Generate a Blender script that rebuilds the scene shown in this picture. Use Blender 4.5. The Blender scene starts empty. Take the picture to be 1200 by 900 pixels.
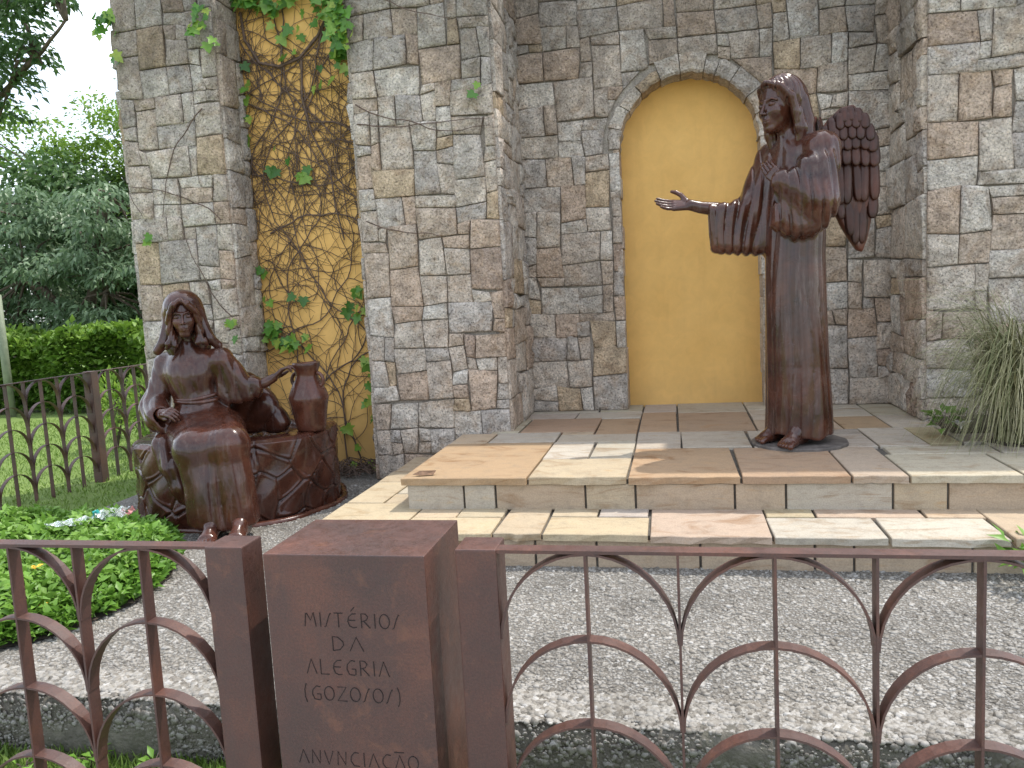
import bpy, bmesh, math, random
import numpy as np
from mathutils import Vector, Matrix

# ------------------------------------------------------------------ camera, sky, sun, exposure
scene = bpy.context.scene
COL = scene.collection
R = math.radians

cam_d = bpy.data.cameras.new('camera')
cam = bpy.data.objects.new('camera', cam_d); COL.objects.link(cam)
scene.camera = cam
cam_d.sensor_width = 36.0
cam_d.lens = 27.9
cam_d.clip_start = 0.05; cam_d.clip_end = 2000.0
_y, _p, _r = R(11.7), R(6.4), R(3.1)
_f = Vector((-math.sin(_y)*math.cos(_p), math.cos(_y)*math.cos(_p), -math.sin(_p)))
_ri = Vector((math.cos(_y), math.sin(_y), 0)); _u = _ri.cross(_f)
_R = _ri*math.cos(_r) - _u*math.sin(_r); _U = _u*math.cos(_r) + _ri*math.sin(_r)
cam.matrix_world = Matrix(((_R.x, _U.x, -_f.x, 0.0), (_R.y, _U.y, -_f.y, 0.0), (_R.z, _U.z, -_f.z, 1.46), (0, 0, 0, 1)))

SUN_TO = Vector((0.36, 0.31, 1.0)).normalized()
world = bpy.data.worlds.new('World'); scene.world = world; world.use_nodes = True
wn, wl = world.node_tree.nodes, world.node_tree.links
for n in list(wn): wn.remove(n)
w_out = wn.new('ShaderNodeOutputWorld'); w_bg = wn.new('ShaderNodeBackground')
sky = wn.new('ShaderNodeTexSky'); sky.sky_type = 'NISHITA'; sky.sun_disc = False
sky.sun_elevation = math.asin(SUN_TO.z); sky.sun_rotation = math.atan2(SUN_TO.x, SUN_TO.y)
sky.air_density = 1.0; sky.dust_density = 1.6; sky.ozone_density = 1.0
# thin white cloud over the whole sky
tc = wn.new('ShaderNodeTexCoord'); mp = wn.new('ShaderNodeMapping'); mp.inputs['Scale'].default_value = (1.5, 1.5, 3.2)
cn = wn.new('ShaderNodeTexNoise'); cn.inputs['Scale'].default_value = 2.4; cn.inputs['Detail'].default_value = 7
cr = wn.new('ShaderNodeValToRGB'); cr.color_ramp.elements[0].position = 0.36; cr.color_ramp.elements[1].position = 0.68
cr.color_ramp.elements[0].color = (0.18, 0.18, 0.18, 1); cr.color_ramp.elements[1].color = (0.92, 0.92, 0.92, 1)
mx = wn.new('ShaderNodeMix'); mx.data_type = 'RGBA'
mx.inputs[7].default_value = (7.4, 7.8, 8.3, 1)
wl.new(tc.outputs['Generated'], mp.inputs['Vector']); wl.new(mp.outputs['Vector'], cn.inputs['Vector'])
wl.new(cn.outputs['Fac'], cr.inputs['Fac']); wl.new(cr.outputs['Color'], mx.inputs[0])
wl.new(sky.outputs['Color'], mx.inputs[6]); wl.new(mx.outputs[2], w_bg.inputs['Color'])
w_bg.inputs['Strength'].default_value = 0.15
wl.new(w_bg.outputs['Background'], w_out.inputs['Surface'])

sun_d = bpy.data.lights.new('sun', 'SUN'); sun_d.energy = 2.1; sun_d.angle = R(0.6); sun_d.color = (1.0, 0.95, 0.87)
sun = bpy.data.objects.new('sun', sun_d); COL.objects.link(sun)
sun.rotation_euler = (-SUN_TO).to_track_quat('-Z', 'Y').to_euler(); sun.location = (3, 4, 9)

scene.view_settings.view_transform = 'Standard'; scene.view_settings.look = 'None'
scene.view_settings.exposure = 1.0; scene.view_settings.gamma = 1.0
scene.view_settings.use_curve_mapping = False

# ------------------------------------------------------------------ helpers
rng = np.random.default_rng(7)
random.seed(11)

def mesh_obj(name, verts, faces, mat=None, parent=None, smooth=False, loc=None):
    me = bpy.data.meshes.new(name)
    v = np.asarray(verts, dtype=np.float64)
    if loc is not None: v = v - np.asarray(loc, dtype=np.float64)
    if isinstance(faces, np.ndarray):
        n = faces.shape[0]; k = faces.shape[1]
        me.vertices.add(len(v)); me.vertices.foreach_set('co', v.astype(np.float32).ravel())
        me.loops.add(n*k); me.loops.foreach_set('vertex_index', faces.astype(np.int32).ravel())
        me.polygons.add(n); me.polygons.foreach_set('loop_start', np.arange(0, n*k, k, dtype=np.int32))
        me.polygons.foreach_set('loop_total', np.full(n, k, dtype=np.int32))
        me.update(calc_edges=True); me.validate()
    else:
        me.from_pydata([tuple(p) for p in v], [], [tuple(f) for f in faces]); me.update()
    if smooth: me.polygons.foreach_set('use_smooth', np.ones(len(me.polygons), dtype=bool))
    ob = bpy.data.objects.new(name, me); COL.objects.link(ob)
    if mat: me.materials.append(mat)
    if loc is not None: ob.location = tuple(loc)
    if parent is not None:
        ob.parent = parent
        pl = world_loc(parent)
        base = Vector(loc) if loc is not None else Vector((0, 0, 0))
        ob.location = base - pl
    return ob

def world_loc(o):
    l = Vector(o.location)
    while o.parent is not None:
        o = o.parent; l += Vector(o.location)
    return l

def thing(name, label, cat, loc=(0, 0, 0), group=None):
    o = bpy.data.objects.new(name, None); COL.objects.link(o); o.location = loc
    o.empty_display_size = 0.1
    return tag(o, label, cat, group)

def tag(o, label=None, cat=None, group=None, kind=None):
    if label: o['label'] = label
    if cat: o['category'] = cat
    if group: o['group'] = group
    if kind: o['kind'] = kind
    return o

class MB:
    def __init__(s): s.v = []; s.f = []
    def add(s, verts, faces):
        b = len(s.v); s.v += [tuple(p) for p in verts]; s.f += [tuple(i+b for i in f) for f in faces]
    def box(s, x0, x1, y0, y1, z0, z1, bev=0.0):
        if bev <= 0:
            s.add([(x0,y0,z0),(x1,y0,z0),(x1,y1,z0),(x0,y1,z0),(x0,y0,z1),(x1,y0,z1),(x1,y1,z1),(x0,y1,z1)],
                  [(0,3,2,1),(4,5,6,7),(0,1,5,4),(1,2,6,5),(2,3,7,6),(3,0,4,7)])
        else:
            bm = bmesh.new(); bmesh.ops.create_cube(bm, size=1)
            for v in bm.verts:
                v.co = Vector(((x0+x1)/2+v.co.x*(x1-x0), (y0+y1)/2+v.co.y*(y1-y0), (z0+z1)/2+v.co.z*(z1-z0)))
            bmesh.ops.bevel(bm, geom=bm.edges[:], offset=bev, segments=2, affect='EDGES', profile=0.6)
            bm.verts.index_update()
            s.add([v.co[:] for v in bm.verts], [[v.index for v in f.verts] for f in bm.faces]); bm.free()
    def tube(s, pts, rad, n=6, cap=True, flat=(1, 1)):
        v, f = tube_geo(pts, rad, n, cap); s.add(v, f)
    def build(s, name, mat, parent=None, smooth=False, loc=None):
        return mesh_obj(name, s.v, s.f, mat, parent, smooth, loc)

def tube_geo(pts, rad, n=6, cap=True):
    P = [Vector(p) for p in pts]; m = len(P)
    rad = [rad]*m if np.isscalar(rad) else list(rad)
    v = []; f = []
    up = Vector((0.31, 0.17, 0.93)).normalized()
    for i in range(m):
        t = (P[min(i+1, m-1)] - P[max(i-1, 0)])
        if t.length < 1e-9: t = Vector((0, 0, 1))
        t.normalize()
        a = t.cross(up)
        if a.length < 0.1: a = t.cross(Vector((1, 0, 0)))
        a.normalize(); b = t.cross(a)
        for k in range(n):
            th = 2*math.pi*k/n
            v.append(P[i] + (a*math.cos(th) + b*math.sin(th))*rad[i])
    for i in range(m-1):
        for k in range(n):
            k2 = (k+1) % n
            f.append((i*n+k, i*n+k2, (i+1)*n+k2, (i+1)*n+k))
    if cap:
        f.append(tuple(range(n))[::-1]); f.append(tuple((m-1)*n+k for k in range(n)))
    return v, f

def vnoise(x, y, seed=0):
    # cheap smooth value noise from a few sines
    return (math.sin(x*1.7+seed*1.3+1.1*math.sin(y*1.3+seed)) + math.sin(y*2.1+seed*2.1+1.3*math.sin(x*1.1-seed)) + math.sin((x+y)*3.3+seed*.7))/3.0

# ------------------------------------------------------------------ materials
def new_mat(name):
    m = bpy.data.materials.new(name); m.use_nodes = True
    nt = m.node_tree; b = nt.nodes.get('Principled BSDF')
    return m, nt, b

class NB:
    """small node-graph builder"""
    def __init__(s, nt): s.nt = nt; s.N = nt.nodes; s.L = nt.links
    def pos(s, scale=1.0):
        g = s.N.new('ShaderNodeNewGeometry')
        if scale == 1.0: return g.outputs['Position']
        m = s.N.new('ShaderNodeVectorMath'); m.operation = 'MULTIPLY'
        m.inputs[1].default_value = scale if isinstance(scale, tuple) else (scale,)*3
        s.L.new(g.outputs['Position'], m.inputs[0]); return m.outputs[0]
    def rand(s): return s.N.new('ShaderNodeObjectInfo').outputs['Random']
    def noise(s, vec, scale, detail=4, rough=0.55, dist=0.0):
        n = s.N.new('ShaderNodeTexNoise'); n.inputs['Scale'].default_value = scale; n.inputs['Detail'].default_value = detail
        n.inputs['Roughness'].default_value = rough; n.inputs['Distortion'].default_value = dist
        if vec is not None: s.L.new(vec, n.inputs['Vector'])
        return n.outputs['Fac']
    def voro(s, vec, scale, feature='F1', out='Distance', rnd=1.0):
        n = s.N.new('ShaderNodeTexVoronoi'); n.feature = feature; n.inputs['Scale'].default_value = scale
        n.inputs['Randomness'].default_value = rnd
        if vec is not None: s.L.new(vec, n.inputs['Vector'])
        return n.outputs[out]
    def ramp(s, fac, stops, interp='LINEAR'):
        r = s.N.new('ShaderNodeValToRGB'); e = r.color_ramp.elements; r.color_ramp.interpolation = interp
        while len(e) > 1: e.remove(e[-1])
        e[0].position = stops[0][0]; e[0].color = col(stops[0][1])
        for p, c in stops[1:]:
            k = e.new(p); k.color = col(c)
        s.L.new(fac, r.inputs['Fac']); return r.outputs['Color']
    def mix(s, fac, a, b, blend='MIX'):
        m = s.N.new('ShaderNodeMix'); m.data_type = 'RGBA'; m.blend_type = blend
        for sock, val in ((m.inputs[0], fac), (m.inputs[6], a), (m.inputs[7], b)):
            if isinstance(val, (int, float)): sock.default_value = val
            elif isinstance(val, tuple): sock.default_value = col(val)
            else: s.L.new(val, sock)
        return m.outputs[2]
    def math(s, op, a, b=None, c=None):
        m = s.N.new('ShaderNodeMath'); m.operation = op
        for i, val in enumerate((a, b, c)):
            if val is None: continue
            if isinstance(val, (int, float)): m.inputs[i].default_value = val
            else: s.L.new(val, m.inputs[i])
        return m.outputs[0]
    def bump(s, h, strength=0.5, dist=0.01, normal=None):
        b = s.N.new('ShaderNodeBump'); b.inputs['Strength'].default_value = strength; b.inputs['Distance'].default_value = dist
        s.L.new(h, b.inputs['Height'])
        if normal is not None: s.L.new(normal, b.inputs['Normal'])
        return b.outputs['Normal']
    def sep(s, vec):
        n = s.N.new('ShaderNodeSeparateXYZ'); s.L.new(vec, n.inputs[0]); return n.outputs

def col(c):
    if isinstance(c, (int, float)): return (c, c, c, 1)
    return (c[0], c[1], c[2], 1)

def setp(b, **k):
    for n, v in k.items():
        sock = b.inputs[n.replace('_', ' ')]
        if hasattr(v, 'node'): b.id_data.links.new(v, sock)
        elif isinstance(v, tuple): sock.default_value = col(v)
        else: sock.default_value = v

def mat_stone(name='stone', warm=0.0):
    m, nt, b = new_mat(name); n = NB(nt)
    rd = n.rand(); P = n.pos()
    # every stone is shifted to its own place in the grain
    off = nt.nodes.new('ShaderNodeVectorMath'); off.operation = 'MULTIPLY_ADD'
    cmb = nt.nodes.new('ShaderNodeCombineXYZ')
    for i in range(3): nt.links.new(rd, cmb.inputs[i])
    nt.links.new(cmb.outputs[0], off.inputs[0]); off.inputs[1].default_value = (37, 53, 71); nt.links.new(P, off.inputs[2])
    Q = off.outputs[0]
    base = n.ramp(rd, [(0.0, (.56, .475, .395)), (.16, (.52, .46, .40)), (.30, (.60, .52, .435)), (.44, (.54, .435, .345)), (.56, (.62, .555, .48)),
                       (.70, (.54, .415, .32)), (.79, (.49, .435, .385)), (.88, (.54, .415, .285)), (.94, (.44, .335, .265)), (.97, (.64, .585, .52))], 'CONSTANT')
    rust = n.ramp(n.noise(Q, 6.5, 5, .65, .8), [(.47, 0.0), (.66, 1.0)])
    c = n.mix(n.math('MULTIPLY', rust, .5), base, (.36, .235, .14))
    patch = n.ramp(n.noise(Q, 11, 4, .6), [(.33, .72), (.62, 1.15)])
    c = n.mix(1.0, c, patch, 'MULTIPLY')
    speck = n.ramp(n.noise(Q, 62, 4, .78), [(.36, .30), (.45, .92), (.58, 1.18), (.70, 1.7)])
    c = n.mix(.95, c, speck, 'MULTIPLY')
    stain = n.ramp(n.noise(n.pos((1.0, 1.0, .45)), 2.3, 6, .62, .8), [(.53, 0.0), (.68, 1.0)])
    c = n.mix(n.math('MULTIPLY', stain, .30), c, (.10, .09, .078))
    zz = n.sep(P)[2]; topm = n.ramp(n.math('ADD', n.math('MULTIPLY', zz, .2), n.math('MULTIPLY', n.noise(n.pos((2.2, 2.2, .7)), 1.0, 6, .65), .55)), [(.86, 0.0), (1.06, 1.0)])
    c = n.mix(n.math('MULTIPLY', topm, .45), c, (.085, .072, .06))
    h1 = n.noise(Q, 16, 6, .68, .4); h2 = n.noise(Q, 60, 4, .7)
    rid = n.math('ABSOLUTE', n.math('SUBTRACT', n.noise(Q, 9, 3, .6, .9), .5))
    h = n.math('ADD', n.math('MULTIPLY', h1, 1.0), n.math('MULTIPLY', h2, .35))
    h = n.math('ADD', h, n.math('MULTIPLY', rid, 1.2))
    setp(b, Base_Color=c, Roughness=.9, Normal=n.bump(h, .95, .034)); b.inputs['Specular IOR Level'].default_value = .25
    return m

def mat_mortar():
    m, nt, b = new_mat('mortar'); n = NB(nt); P = n.pos()
    c = n.ramp(n.noise(P, 6, 5), [(.3, (.24, .205, .17)), (.7, (.40, .355, .305))])
    c = n.mix(.7, c, n.ramp(n.noise(P, 120, 2), [(.35, .5), (.6, 1.1)]), 'MULTIPLY')
    setp(b, Base_Color=c, Roughness=.95, Normal=n.bump(n.noise(P, 70, 4), .6, .01)); return m

def mat_stucco():
    m, nt, b = new_mat('ochre_stucco'); n = NB(nt); P = n.pos()
    c = n.ramp(n.noise(P, 1.6, 5, .6), [(.3, (.71, .41, .115)), (.7, (.80, .485, .155))])
    streak = n.ramp(n.noise(n.pos((9, 9, .8)), 1.0, 5, .6), [(.55, 0.0), (.85, 1.0)])
    c = n.mix(n.math('MULTIPLY', streak, .22), c, (.40, .20, .05))
    mot = n.ramp(n.noise(P, 9, 5, .7, .6), [(.35, .94), (.65, 1.03)]); c = n.mix(1.0, c, mot, 'MULTIPLY')
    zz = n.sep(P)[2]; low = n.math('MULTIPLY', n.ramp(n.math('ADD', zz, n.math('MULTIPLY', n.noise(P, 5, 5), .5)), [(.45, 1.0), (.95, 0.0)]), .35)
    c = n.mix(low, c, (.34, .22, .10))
    hh = n.math('ADD', n.math('MULTIPLY', n.noise(P, 6, 4, .6, .5), 1.0), n.math('MULTIPLY', n.noise(P, 90, 4, .6), .25))
    setp(b, Base_Color=c, Roughness=.8, Normal=n.bump(hh, .12, .010)); return m

def mat_sand():
    m, nt, b = new_mat('sandstone'); n = NB(nt); rd = n.rand(); P = n.pos()
    cmb = nt.nodes.new('ShaderNodeCombineXYZ')
    for i in range(3): nt.links.new(rd, cmb.inputs[i])
    off = nt.nodes.new('ShaderNodeVectorMath'); off.operation = 'MULTIPLY_ADD'; off.inputs[1].default_value = (31, 17, 43)
    nt.links.new(cmb.outputs[0], off.inputs[0]); nt.links.new(P, off.inputs[2]); Q = off.outputs[0]
    base = nt.nodes.new('ShaderNodeObjectInfo').outputs['Color']
    sq = nt.nodes.new('ShaderNodeVectorMath'); sq.operation = 'MULTIPLY'; sq.inputs[1].default_value = (1.6, 3.2, 9)
    nt.links.new(Q, sq.inputs[0])
    band = n.ramp(n.noise(sq.outputs[0], 1.8, 6, .65, 1.2), [(.30, (.72, .60, .48)), (.46, (1, .98, .95)), (.60, (1.06, 1.04, 1.0)), (.74, (1.02, .86, .66))])
    c = n.mix(1.0, base, band, 'MULTIPLY')
    spots = n.ramp(n.noise(Q, 7, 6, .7), [(.55, 0.0), (.75, 1.0)])
    c = n.mix(n.math('MULTIPLY', spots, .5), c, (.36, .25, .15))
    grime = n.ramp(n.noise(P, 14, 6, .75), [(.50, 0.0), (.72, 1.0)])
    c = n.mix(n.math('MULTIPLY', grime, .34), c, (.17, .15, .12))
    c = n.mix(.5, c, n.ramp(n.noise(P, 140, 2), [(.35, .72), (.6, 1.06)]), 'MULTIPLY')
    h = n.math('ADD', n.noise(sq.outputs[0], 3, 6, .6, .8), n.math('MULTIPLY', n.noise(P, 60, 4), .4))
    setp(b, Base_Color=c, Roughness=.8, Normal=n.bump(h, .35, .012)); b.inputs['Specular IOR Level'].default_value = .3; return m

def mat_joint():
    m, nt, b = new_mat('paving_joint'); n = NB(nt); P = n.pos()
    c = n.ramp(n.noise(P, 20, 5), [(.3, (.07, .063, .052)), (.7, (.15, .135, .115))])
    setp(b, Base_Color=c, Roughness=.95, Normal=n.bump(n.noise(P, 120, 3), .7, .006)); return m

def mat_corten(name='weathered_steel', k=.66):
    m, nt, b = new_mat(name); n = NB(nt); P = n.pos()
    c = n.ramp(n.noise(P, 5, 6, .6), [(.3, (.075*k, .031*k, .024*k)), (.5, (.110*k, .040*k, .027*k)), (.72, (.18*k, .060*k, .033*k))])
    c = n.mix(.8, c, n.ramp(n.noise(P, 170, 3, .7), [(.34, .62), (.55, 1.0), (.72, 1.3)]), 'MULTIPLY')
    run = n.ramp(n.noise(n.pos((26, 26, 2.2)), 1.0, 5), [(.5, 0.0), (.8, 1.0)])
    c = n.mix(n.math('MULTIPLY', run, .35), c, (.045, .026, .022))
    rp = n.ramp(n.noise(P, 13, 6, .72, .5), [(.56, 0.0), (.70, 1.0)]); c = n.mix(n.math('MULTIPLY', rp, .35), c, (.20, .075, .035))
    setp(b, Base_Color=c, Roughness=n.ramp(n.noise(P, 40, 4), [(.3, .42), (.7, .62)]), Normal=n.bump(n.noise(P, 210, 4, .7), .25, .003)); 
    b.inputs['Specular IOR Level'].default_value = .8
    return m

def mat_bronze(name='lacquered_bronze', dust=.35, k=1.0, gloss=1.0):
    m, nt, b = new_mat(name); n = NB(nt); P = n.pos()
    c = n.ramp(n.noise(P, 4.5, 6, .62, .5), [(.28, (.026*k, .009*k, .006*k)), (.5, (.056*k, .0180*k, .0105*k)), (.75, (.105*k, .034*k, .018*k))])
    wear = n.ramp(n.noise(n.pos((26, 26, 3.2)), 1.0, 7, .72), [(.54, 0.0), (.74, 1.0)])
    c = n.mix(n.math('MULTIPLY', wear, dust), c, (.22, .17, .15))
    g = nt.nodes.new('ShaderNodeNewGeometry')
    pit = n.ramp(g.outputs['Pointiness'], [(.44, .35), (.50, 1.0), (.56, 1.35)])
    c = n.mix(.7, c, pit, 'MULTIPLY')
    ro = n.ramp(n.noise(P, 9, 6, .65), [(.3, .17/gloss**.5), (.7, .32/gloss**.5)])
    h = n.math('ADD', n.noise(P, 28, 5, .6), n.math('MULTIPLY', n.noise(P, 120, 3), .3))
    setp(b, Base_Color=c, Roughness=ro, Normal=n.bump(h, .16, .010)); b.inputs['Specular IOR Level'].default_value = .30
    b.inputs['Coat Weight'].default_value = .48*gloss; b.inputs['Coat Roughness'].default_value = .05
    return m

def mat_gravel():
    m, nt, b = new_mat('washed_gravel'); n = NB(nt); P = n.pos()
    vc = n.voro(P, 95, 'F1', 'Color'); vd = n.voro(P, 95, 'F1', 'Distance')
    sx = nt.nodes.new('ShaderNodeSeparateColor'); nt.links.new(vc, sx.inputs[0])
    peb = n.ramp(sx.outputs[0], [(0, (.12, .11, .095)), (.2, (.23, .215, .19)), (.5, (.30, .285, .26)), (.8, (.37, .355, .33)), (1, (.46, .45, .43))])
    edge = n.ramp(vd, [(.30, 1.0), (.62, 0.0)])
    c = n.mix(edge, (.19, .172, .145), peb)
    dirt = n.ramp(n.noise(P, 1.3, 6, .65), [(.40, .85), (.66, .50)])
    c = n.mix(1.0, c, dirt, 'MULTIPLY')
    h = n.math('SUBTRACT', 1.0, vd)
    setp(b, Base_Color=c, Roughness=.85, Normal=n.bump(h, .8, .008)); return m

def mat_pebble(name='pebble', k=.92):
    m, nt, b = new_mat(name); n = NB(nt); P = n.pos()
    c = n.ramp(n.voro(P, 52, 'F1', 'Color'), [(0, (.105, .092, .074)), (.25, (.235, .21, .175)), (.5, (.33, .305, .265)), (.78, (.42, .395, .355)), (1, (.58, .56, .525))])
    dirt = n.ramp(n.noise(P, 1.3, 6, .65), [(.40, .90*k), (.66, .58*k)])
    c = n.mix(1.0, c, dirt, 'MULTIPLY')
    setp(b, Base_Color=c, Roughness=.6); return m

def mat_kerb():
    m, nt, b = new_mat('pebbledash'); n = NB(nt); P = n.pos()
    c = n.ramp(n.noise(P, 9, 6, .7), [(.3, (.07, .064, .052)), (.55, (.14, .128, .105)), (.75, (.22, .20, .165))])
    moss = n.ramp(n.noise(P, 4, 5, .6), [(.5, 0.0), (.7, 1.0)])
    c = n.mix(n.math('MULTIPLY', moss, .35), c, (.07, .085, .035))
    setp(b, Base_Color=c, Roughness=.95, Normal=n.bump(n.noise(P, 60, 5), .8, .012)); return m

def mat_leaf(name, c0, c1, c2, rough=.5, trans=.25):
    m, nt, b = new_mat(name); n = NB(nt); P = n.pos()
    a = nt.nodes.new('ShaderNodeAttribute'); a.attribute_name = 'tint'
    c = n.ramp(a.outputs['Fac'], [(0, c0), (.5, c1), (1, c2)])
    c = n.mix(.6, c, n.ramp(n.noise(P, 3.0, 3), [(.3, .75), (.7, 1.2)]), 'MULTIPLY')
    setp(b, Base_Color=c, Roughness=rough); b.inputs['Specular IOR Level'].default_value = .35
    tr = nt.nodes.new('ShaderNodeBsdfTranslucent'); nt.links.new(c, tr.inputs['Color'])
    ms = nt.nodes.new('ShaderNodeMixShader'); ms.inputs[0].default_value = trans
    out = nt.nodes['Material Output']
    nt.links.new(b.outputs[0], ms.inputs[1]); nt.links.new(tr.outputs[0], ms.inputs[2]); nt.links.new(ms.outputs[0], out.inputs['Surface'])
    return m

def mat_plain(name, c, rough=.6, var=.3, scale=20):
    m, nt, b = new_mat(name); n = NB(nt); P = n.pos()
    cc = n.mix(1.0, c, n.ramp(n.noise(P, scale, 5), [(.3, 1-var), (.7, 1+var)]), 'MULTIPLY')
    setp(b, Base_Color=cc, Roughness=rough, Normal=n.bump(n.noise(P, scale*4, 3), .2, .005)); return m

M = dict(stone=mat_stone(), mortar=mat_mortar(), stucco=mat_stucco(), sand=mat_sand(), joint=mat_joint(), steel=mat_corten(),
         bronze=mat_bronze(), bronze2=mat_bronze('brown_bronze', .25, 1.1, .8), wingm=mat_bronze('matt_wing_bronze', .45, 1.5, .3), gravel=mat_gravel(), pebble=mat_pebble(), pebble2=mat_pebble('kerb_pebble', .68), kerb=mat_kerb(),
         soil=mat_plain('soil', (.06, .045, .032), .95, .5, 12), bark=mat_plain('bark', (.10, .075, .055), .9, .4, 18),
         vine=mat_plain('vine_bark', (.115, .075, .055), .85, .4, 30), ink=mat_plain('engraved_groove', (.016, .010, .009), .9, .1, 30))

# ------------------------------------------------------------------ ground
LAWN = -0.24
UP, LO = 0.385, 0.19      # tops of the two steps

def grid_sheet(name, x0, x1, y0, y1, nx, ny, zf, mat):
    xs = np.linspace(x0, x1, nx); ys = np.linspace(y0, y1, ny)
    X, Y = np.meshgrid(xs, ys); Z = zf(X, Y)
    v = np.stack([X.ravel(), Y.ravel(), Z.ravel()], 1)
    i = np.arange(nx*ny).reshape(ny, nx)
    f = np.stack([i[:-1, :-1].ravel(), i[:-1, 1:].ravel(), i[1:, 1:].ravel(), i[1:, :-1].ravel()], 1)
    return mesh_obj(name, v, f, mat, smooth=True)

def mat_lawn():
    m, nt, b = new_mat('lawn_turf'); n = NB(nt); P = n.pos()
    c = n.ramp(n.noise(P, 1.1, 6, .6), [(.3, (.12, .19, .035)), (.6, (.185, .27, .055)), (.8, (.24, .30, .085))])
    c = n.mix(.8, c, n.ramp(n.noise(n.pos((90, 90, 40)), 1.0, 4, .7), [(.3, .5), (.65, 1.3)]), 'MULTIPLY')
    setp(b, Base_Color=c, Roughness=.85, Normal=n.bump(n.noise(P, 120, 4, .7), .8, .02)); return m
M['lawn'] = mat_lawn()
lawn = grid_sheet('lawn', -400, 400, -60, 700, 120, 120, lambda X, Y: np.full_like(X, LAWN) , M['lawn'])
tag(lawn, kind='structure')
mb = MB()
# raised gravel terrace (top, kerb face and left edge)
mb.box(-4.35, 9.0, 2.56, 9.0, LAWN-.25, 0.0)
gr = mb.build('gravel_terrace', M['gravel']); tag(gr, kind='structure')
# added grey ground, unseen under the camera; keeps green lawn bounce off the steel
def mat_bounce_ground():
    m, nt, b = new_mat('grey_bounce_ground'); n = NB(nt); P = n.pos()
    c = n.ramp(n.noise(P, 3, 6, .65), [(.3, (.25, .24, .225)), (.7, (.36, .345, .325))])
    setp(b, Base_Color=c, Roughness=.9, Normal=n.bump(n.noise(P, 80, 4), .5, .008)); return m
mb = MB(); mb.box(-14, 14, -7.0, 1.45, LAWN-.2, LAWN+.012); wk = mb.build('path', mat_bounce_ground()); tag(wk, kind='structure')  # unseen paving, put in for its neutral bounce light
# kerb strip: an uneven pebbledash edge of the terrace
nx = 260
xs = np.linspace(-4.36, 8.0, nx); prof = [(2.57, LAWN-.1), (2.525, LAWN), (2.505, -.10), (2.505, -.035), (2.53, .002), (2.60, .006), (2.70, .003)]
V = []; 
for i, x in enumerate(xs):
    for j, (yy, zz) in enumerate(prof):
        w = .012*vnoise(x*7, j*2.3, 3) + .02*vnoise(x*1.9, j*.4, 8)
        V.append((x, yy + w*(1 if j < 5 else .3), zz + .008*vnoise(x*9, j, 5)*(j in (3, 4))))
np_ = len(prof)
Fk = [(i*np_+j, (i+1)*np_+j, (i+1)*np_+j+1, i*np_+j+1) for i in range(nx-1) for j in range(np_-1)]
kerb = mesh_obj('kerb', V, Fk, M['kerb'], smooth=True); tag(kerb, kind='structure')

# ------------------------------------------------------------------ stone masonry
def stone_mesh(poly, frame, proud, rough, seed):
    """poly: convex outline (u,v); frame: (origin, U, V, N). 40-odd triangles."""
    rnd = random.Random(seed)
    o, U, Vv, N = frame
    pts = [Vector((p[0], p[1])) for p in poly]
    c = sum(pts, Vector((0, 0)))/len(pts)
    # densify
    den = []
    for i in range(len(pts)):
        a, b2 = pts[i], pts[(i+1) % len(pts)]
        den.append(a); 
        if (b2-a).length > .10: den.append(a.lerp(b2, .5+rnd.uniform(-.12, .12)))
    size = max((p-c).length for p in pts)
    ring0 = []
    for k, p in enumerate(den):
        d = (c-p); L = d.length
        j = rnd.uniform(.0, .0030) + (.003 if k % 2 == 0 else 0)*rnd.random()
        ring0.append(p + d*(j/max(L, .01)))
    n = len(ring0)
    V = []; F = []
    def P3(p, d): return o + U*p.x + Vv*p.y + N*d
    e = proud*.6
    for p in ring0: V.append(P3(p, -.05))
    for p in ring0: V.append(P3(p, e + rnd.uniform(-.004, .004)))
    q = .88
    for p in ring0: V.append(P3(c.lerp(p, q+rnd.uniform(-.05, .05)), proud*(.75+rnd.uniform(-.45, .45)*rough)))
    for p in ring0: V.append(P3(c.lerp(p, .38+rnd.uniform(-.1, .1)), proud*(1.0+rnd.uniform(-.6, .55)*rough)))
    for r in range(3):
        for k in range(n):
            k2 = (k+1) % n
            F.append((r*n+k, r*n+k2, (r+1)*n+k2, (r+1)*n+k))
    F.append(tuple(3*n+k for k in range(n)))
    ctr = o + U*c.x + Vv*c.y
    return V, F, ctr, n

def ashlar_cells(W, H, cell, seed, shapes=None):
    nx, nz = max(2, round(W/cell)), max(2, round(H/cell))
    g = -np.ones((nz, nx), int); out = []
    rnd = random.Random(seed)
    shapes = shapes or [(2, 2)]*6 + [(2, 1)]*3 + [(3, 2)]*5 + [(1, 2)]*2 + [(2, 3)]*3 + [(1, 1)]*1 + [(3, 1)]*1 + [(3, 3)]*1
    for z in range(nz):
        for x in range(nx):
            if g[z, x] >= 0: continue
            for t in range(12):
                w, h = rnd.choice(shapes)
                if x+w > nx or z+h > nz: continue
                if (g[z:z+h, x:x+w] >= 0).any(): continue
                break
            else: w = h = 1
            g[z:z+h, x:x+w] = len(out); out.append((x, z, w, h))
    return out, W/nx, H/nz

def clip_half(poly, p0, nrm):
    out = []
    for i in range(len(poly)):
        a, b2 = poly[i], poly[(i+1) % len(poly)]
        da = (a[0]-p0[0])*nrm[0]+(a[1]-p0[1])*nrm[1]; db = (b2[0]-p0[0])*nrm[0]+(b2[1]-p0[1])*nrm[1]
        if da >= 0: out.append(a)
        if (da >= 0) != (db >= 0):
            t = da/(da-db); out.append((a[0]+(b2[0]-a[0])*t, a[1]+(b2[1]-a[1])*t))
    return out

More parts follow.
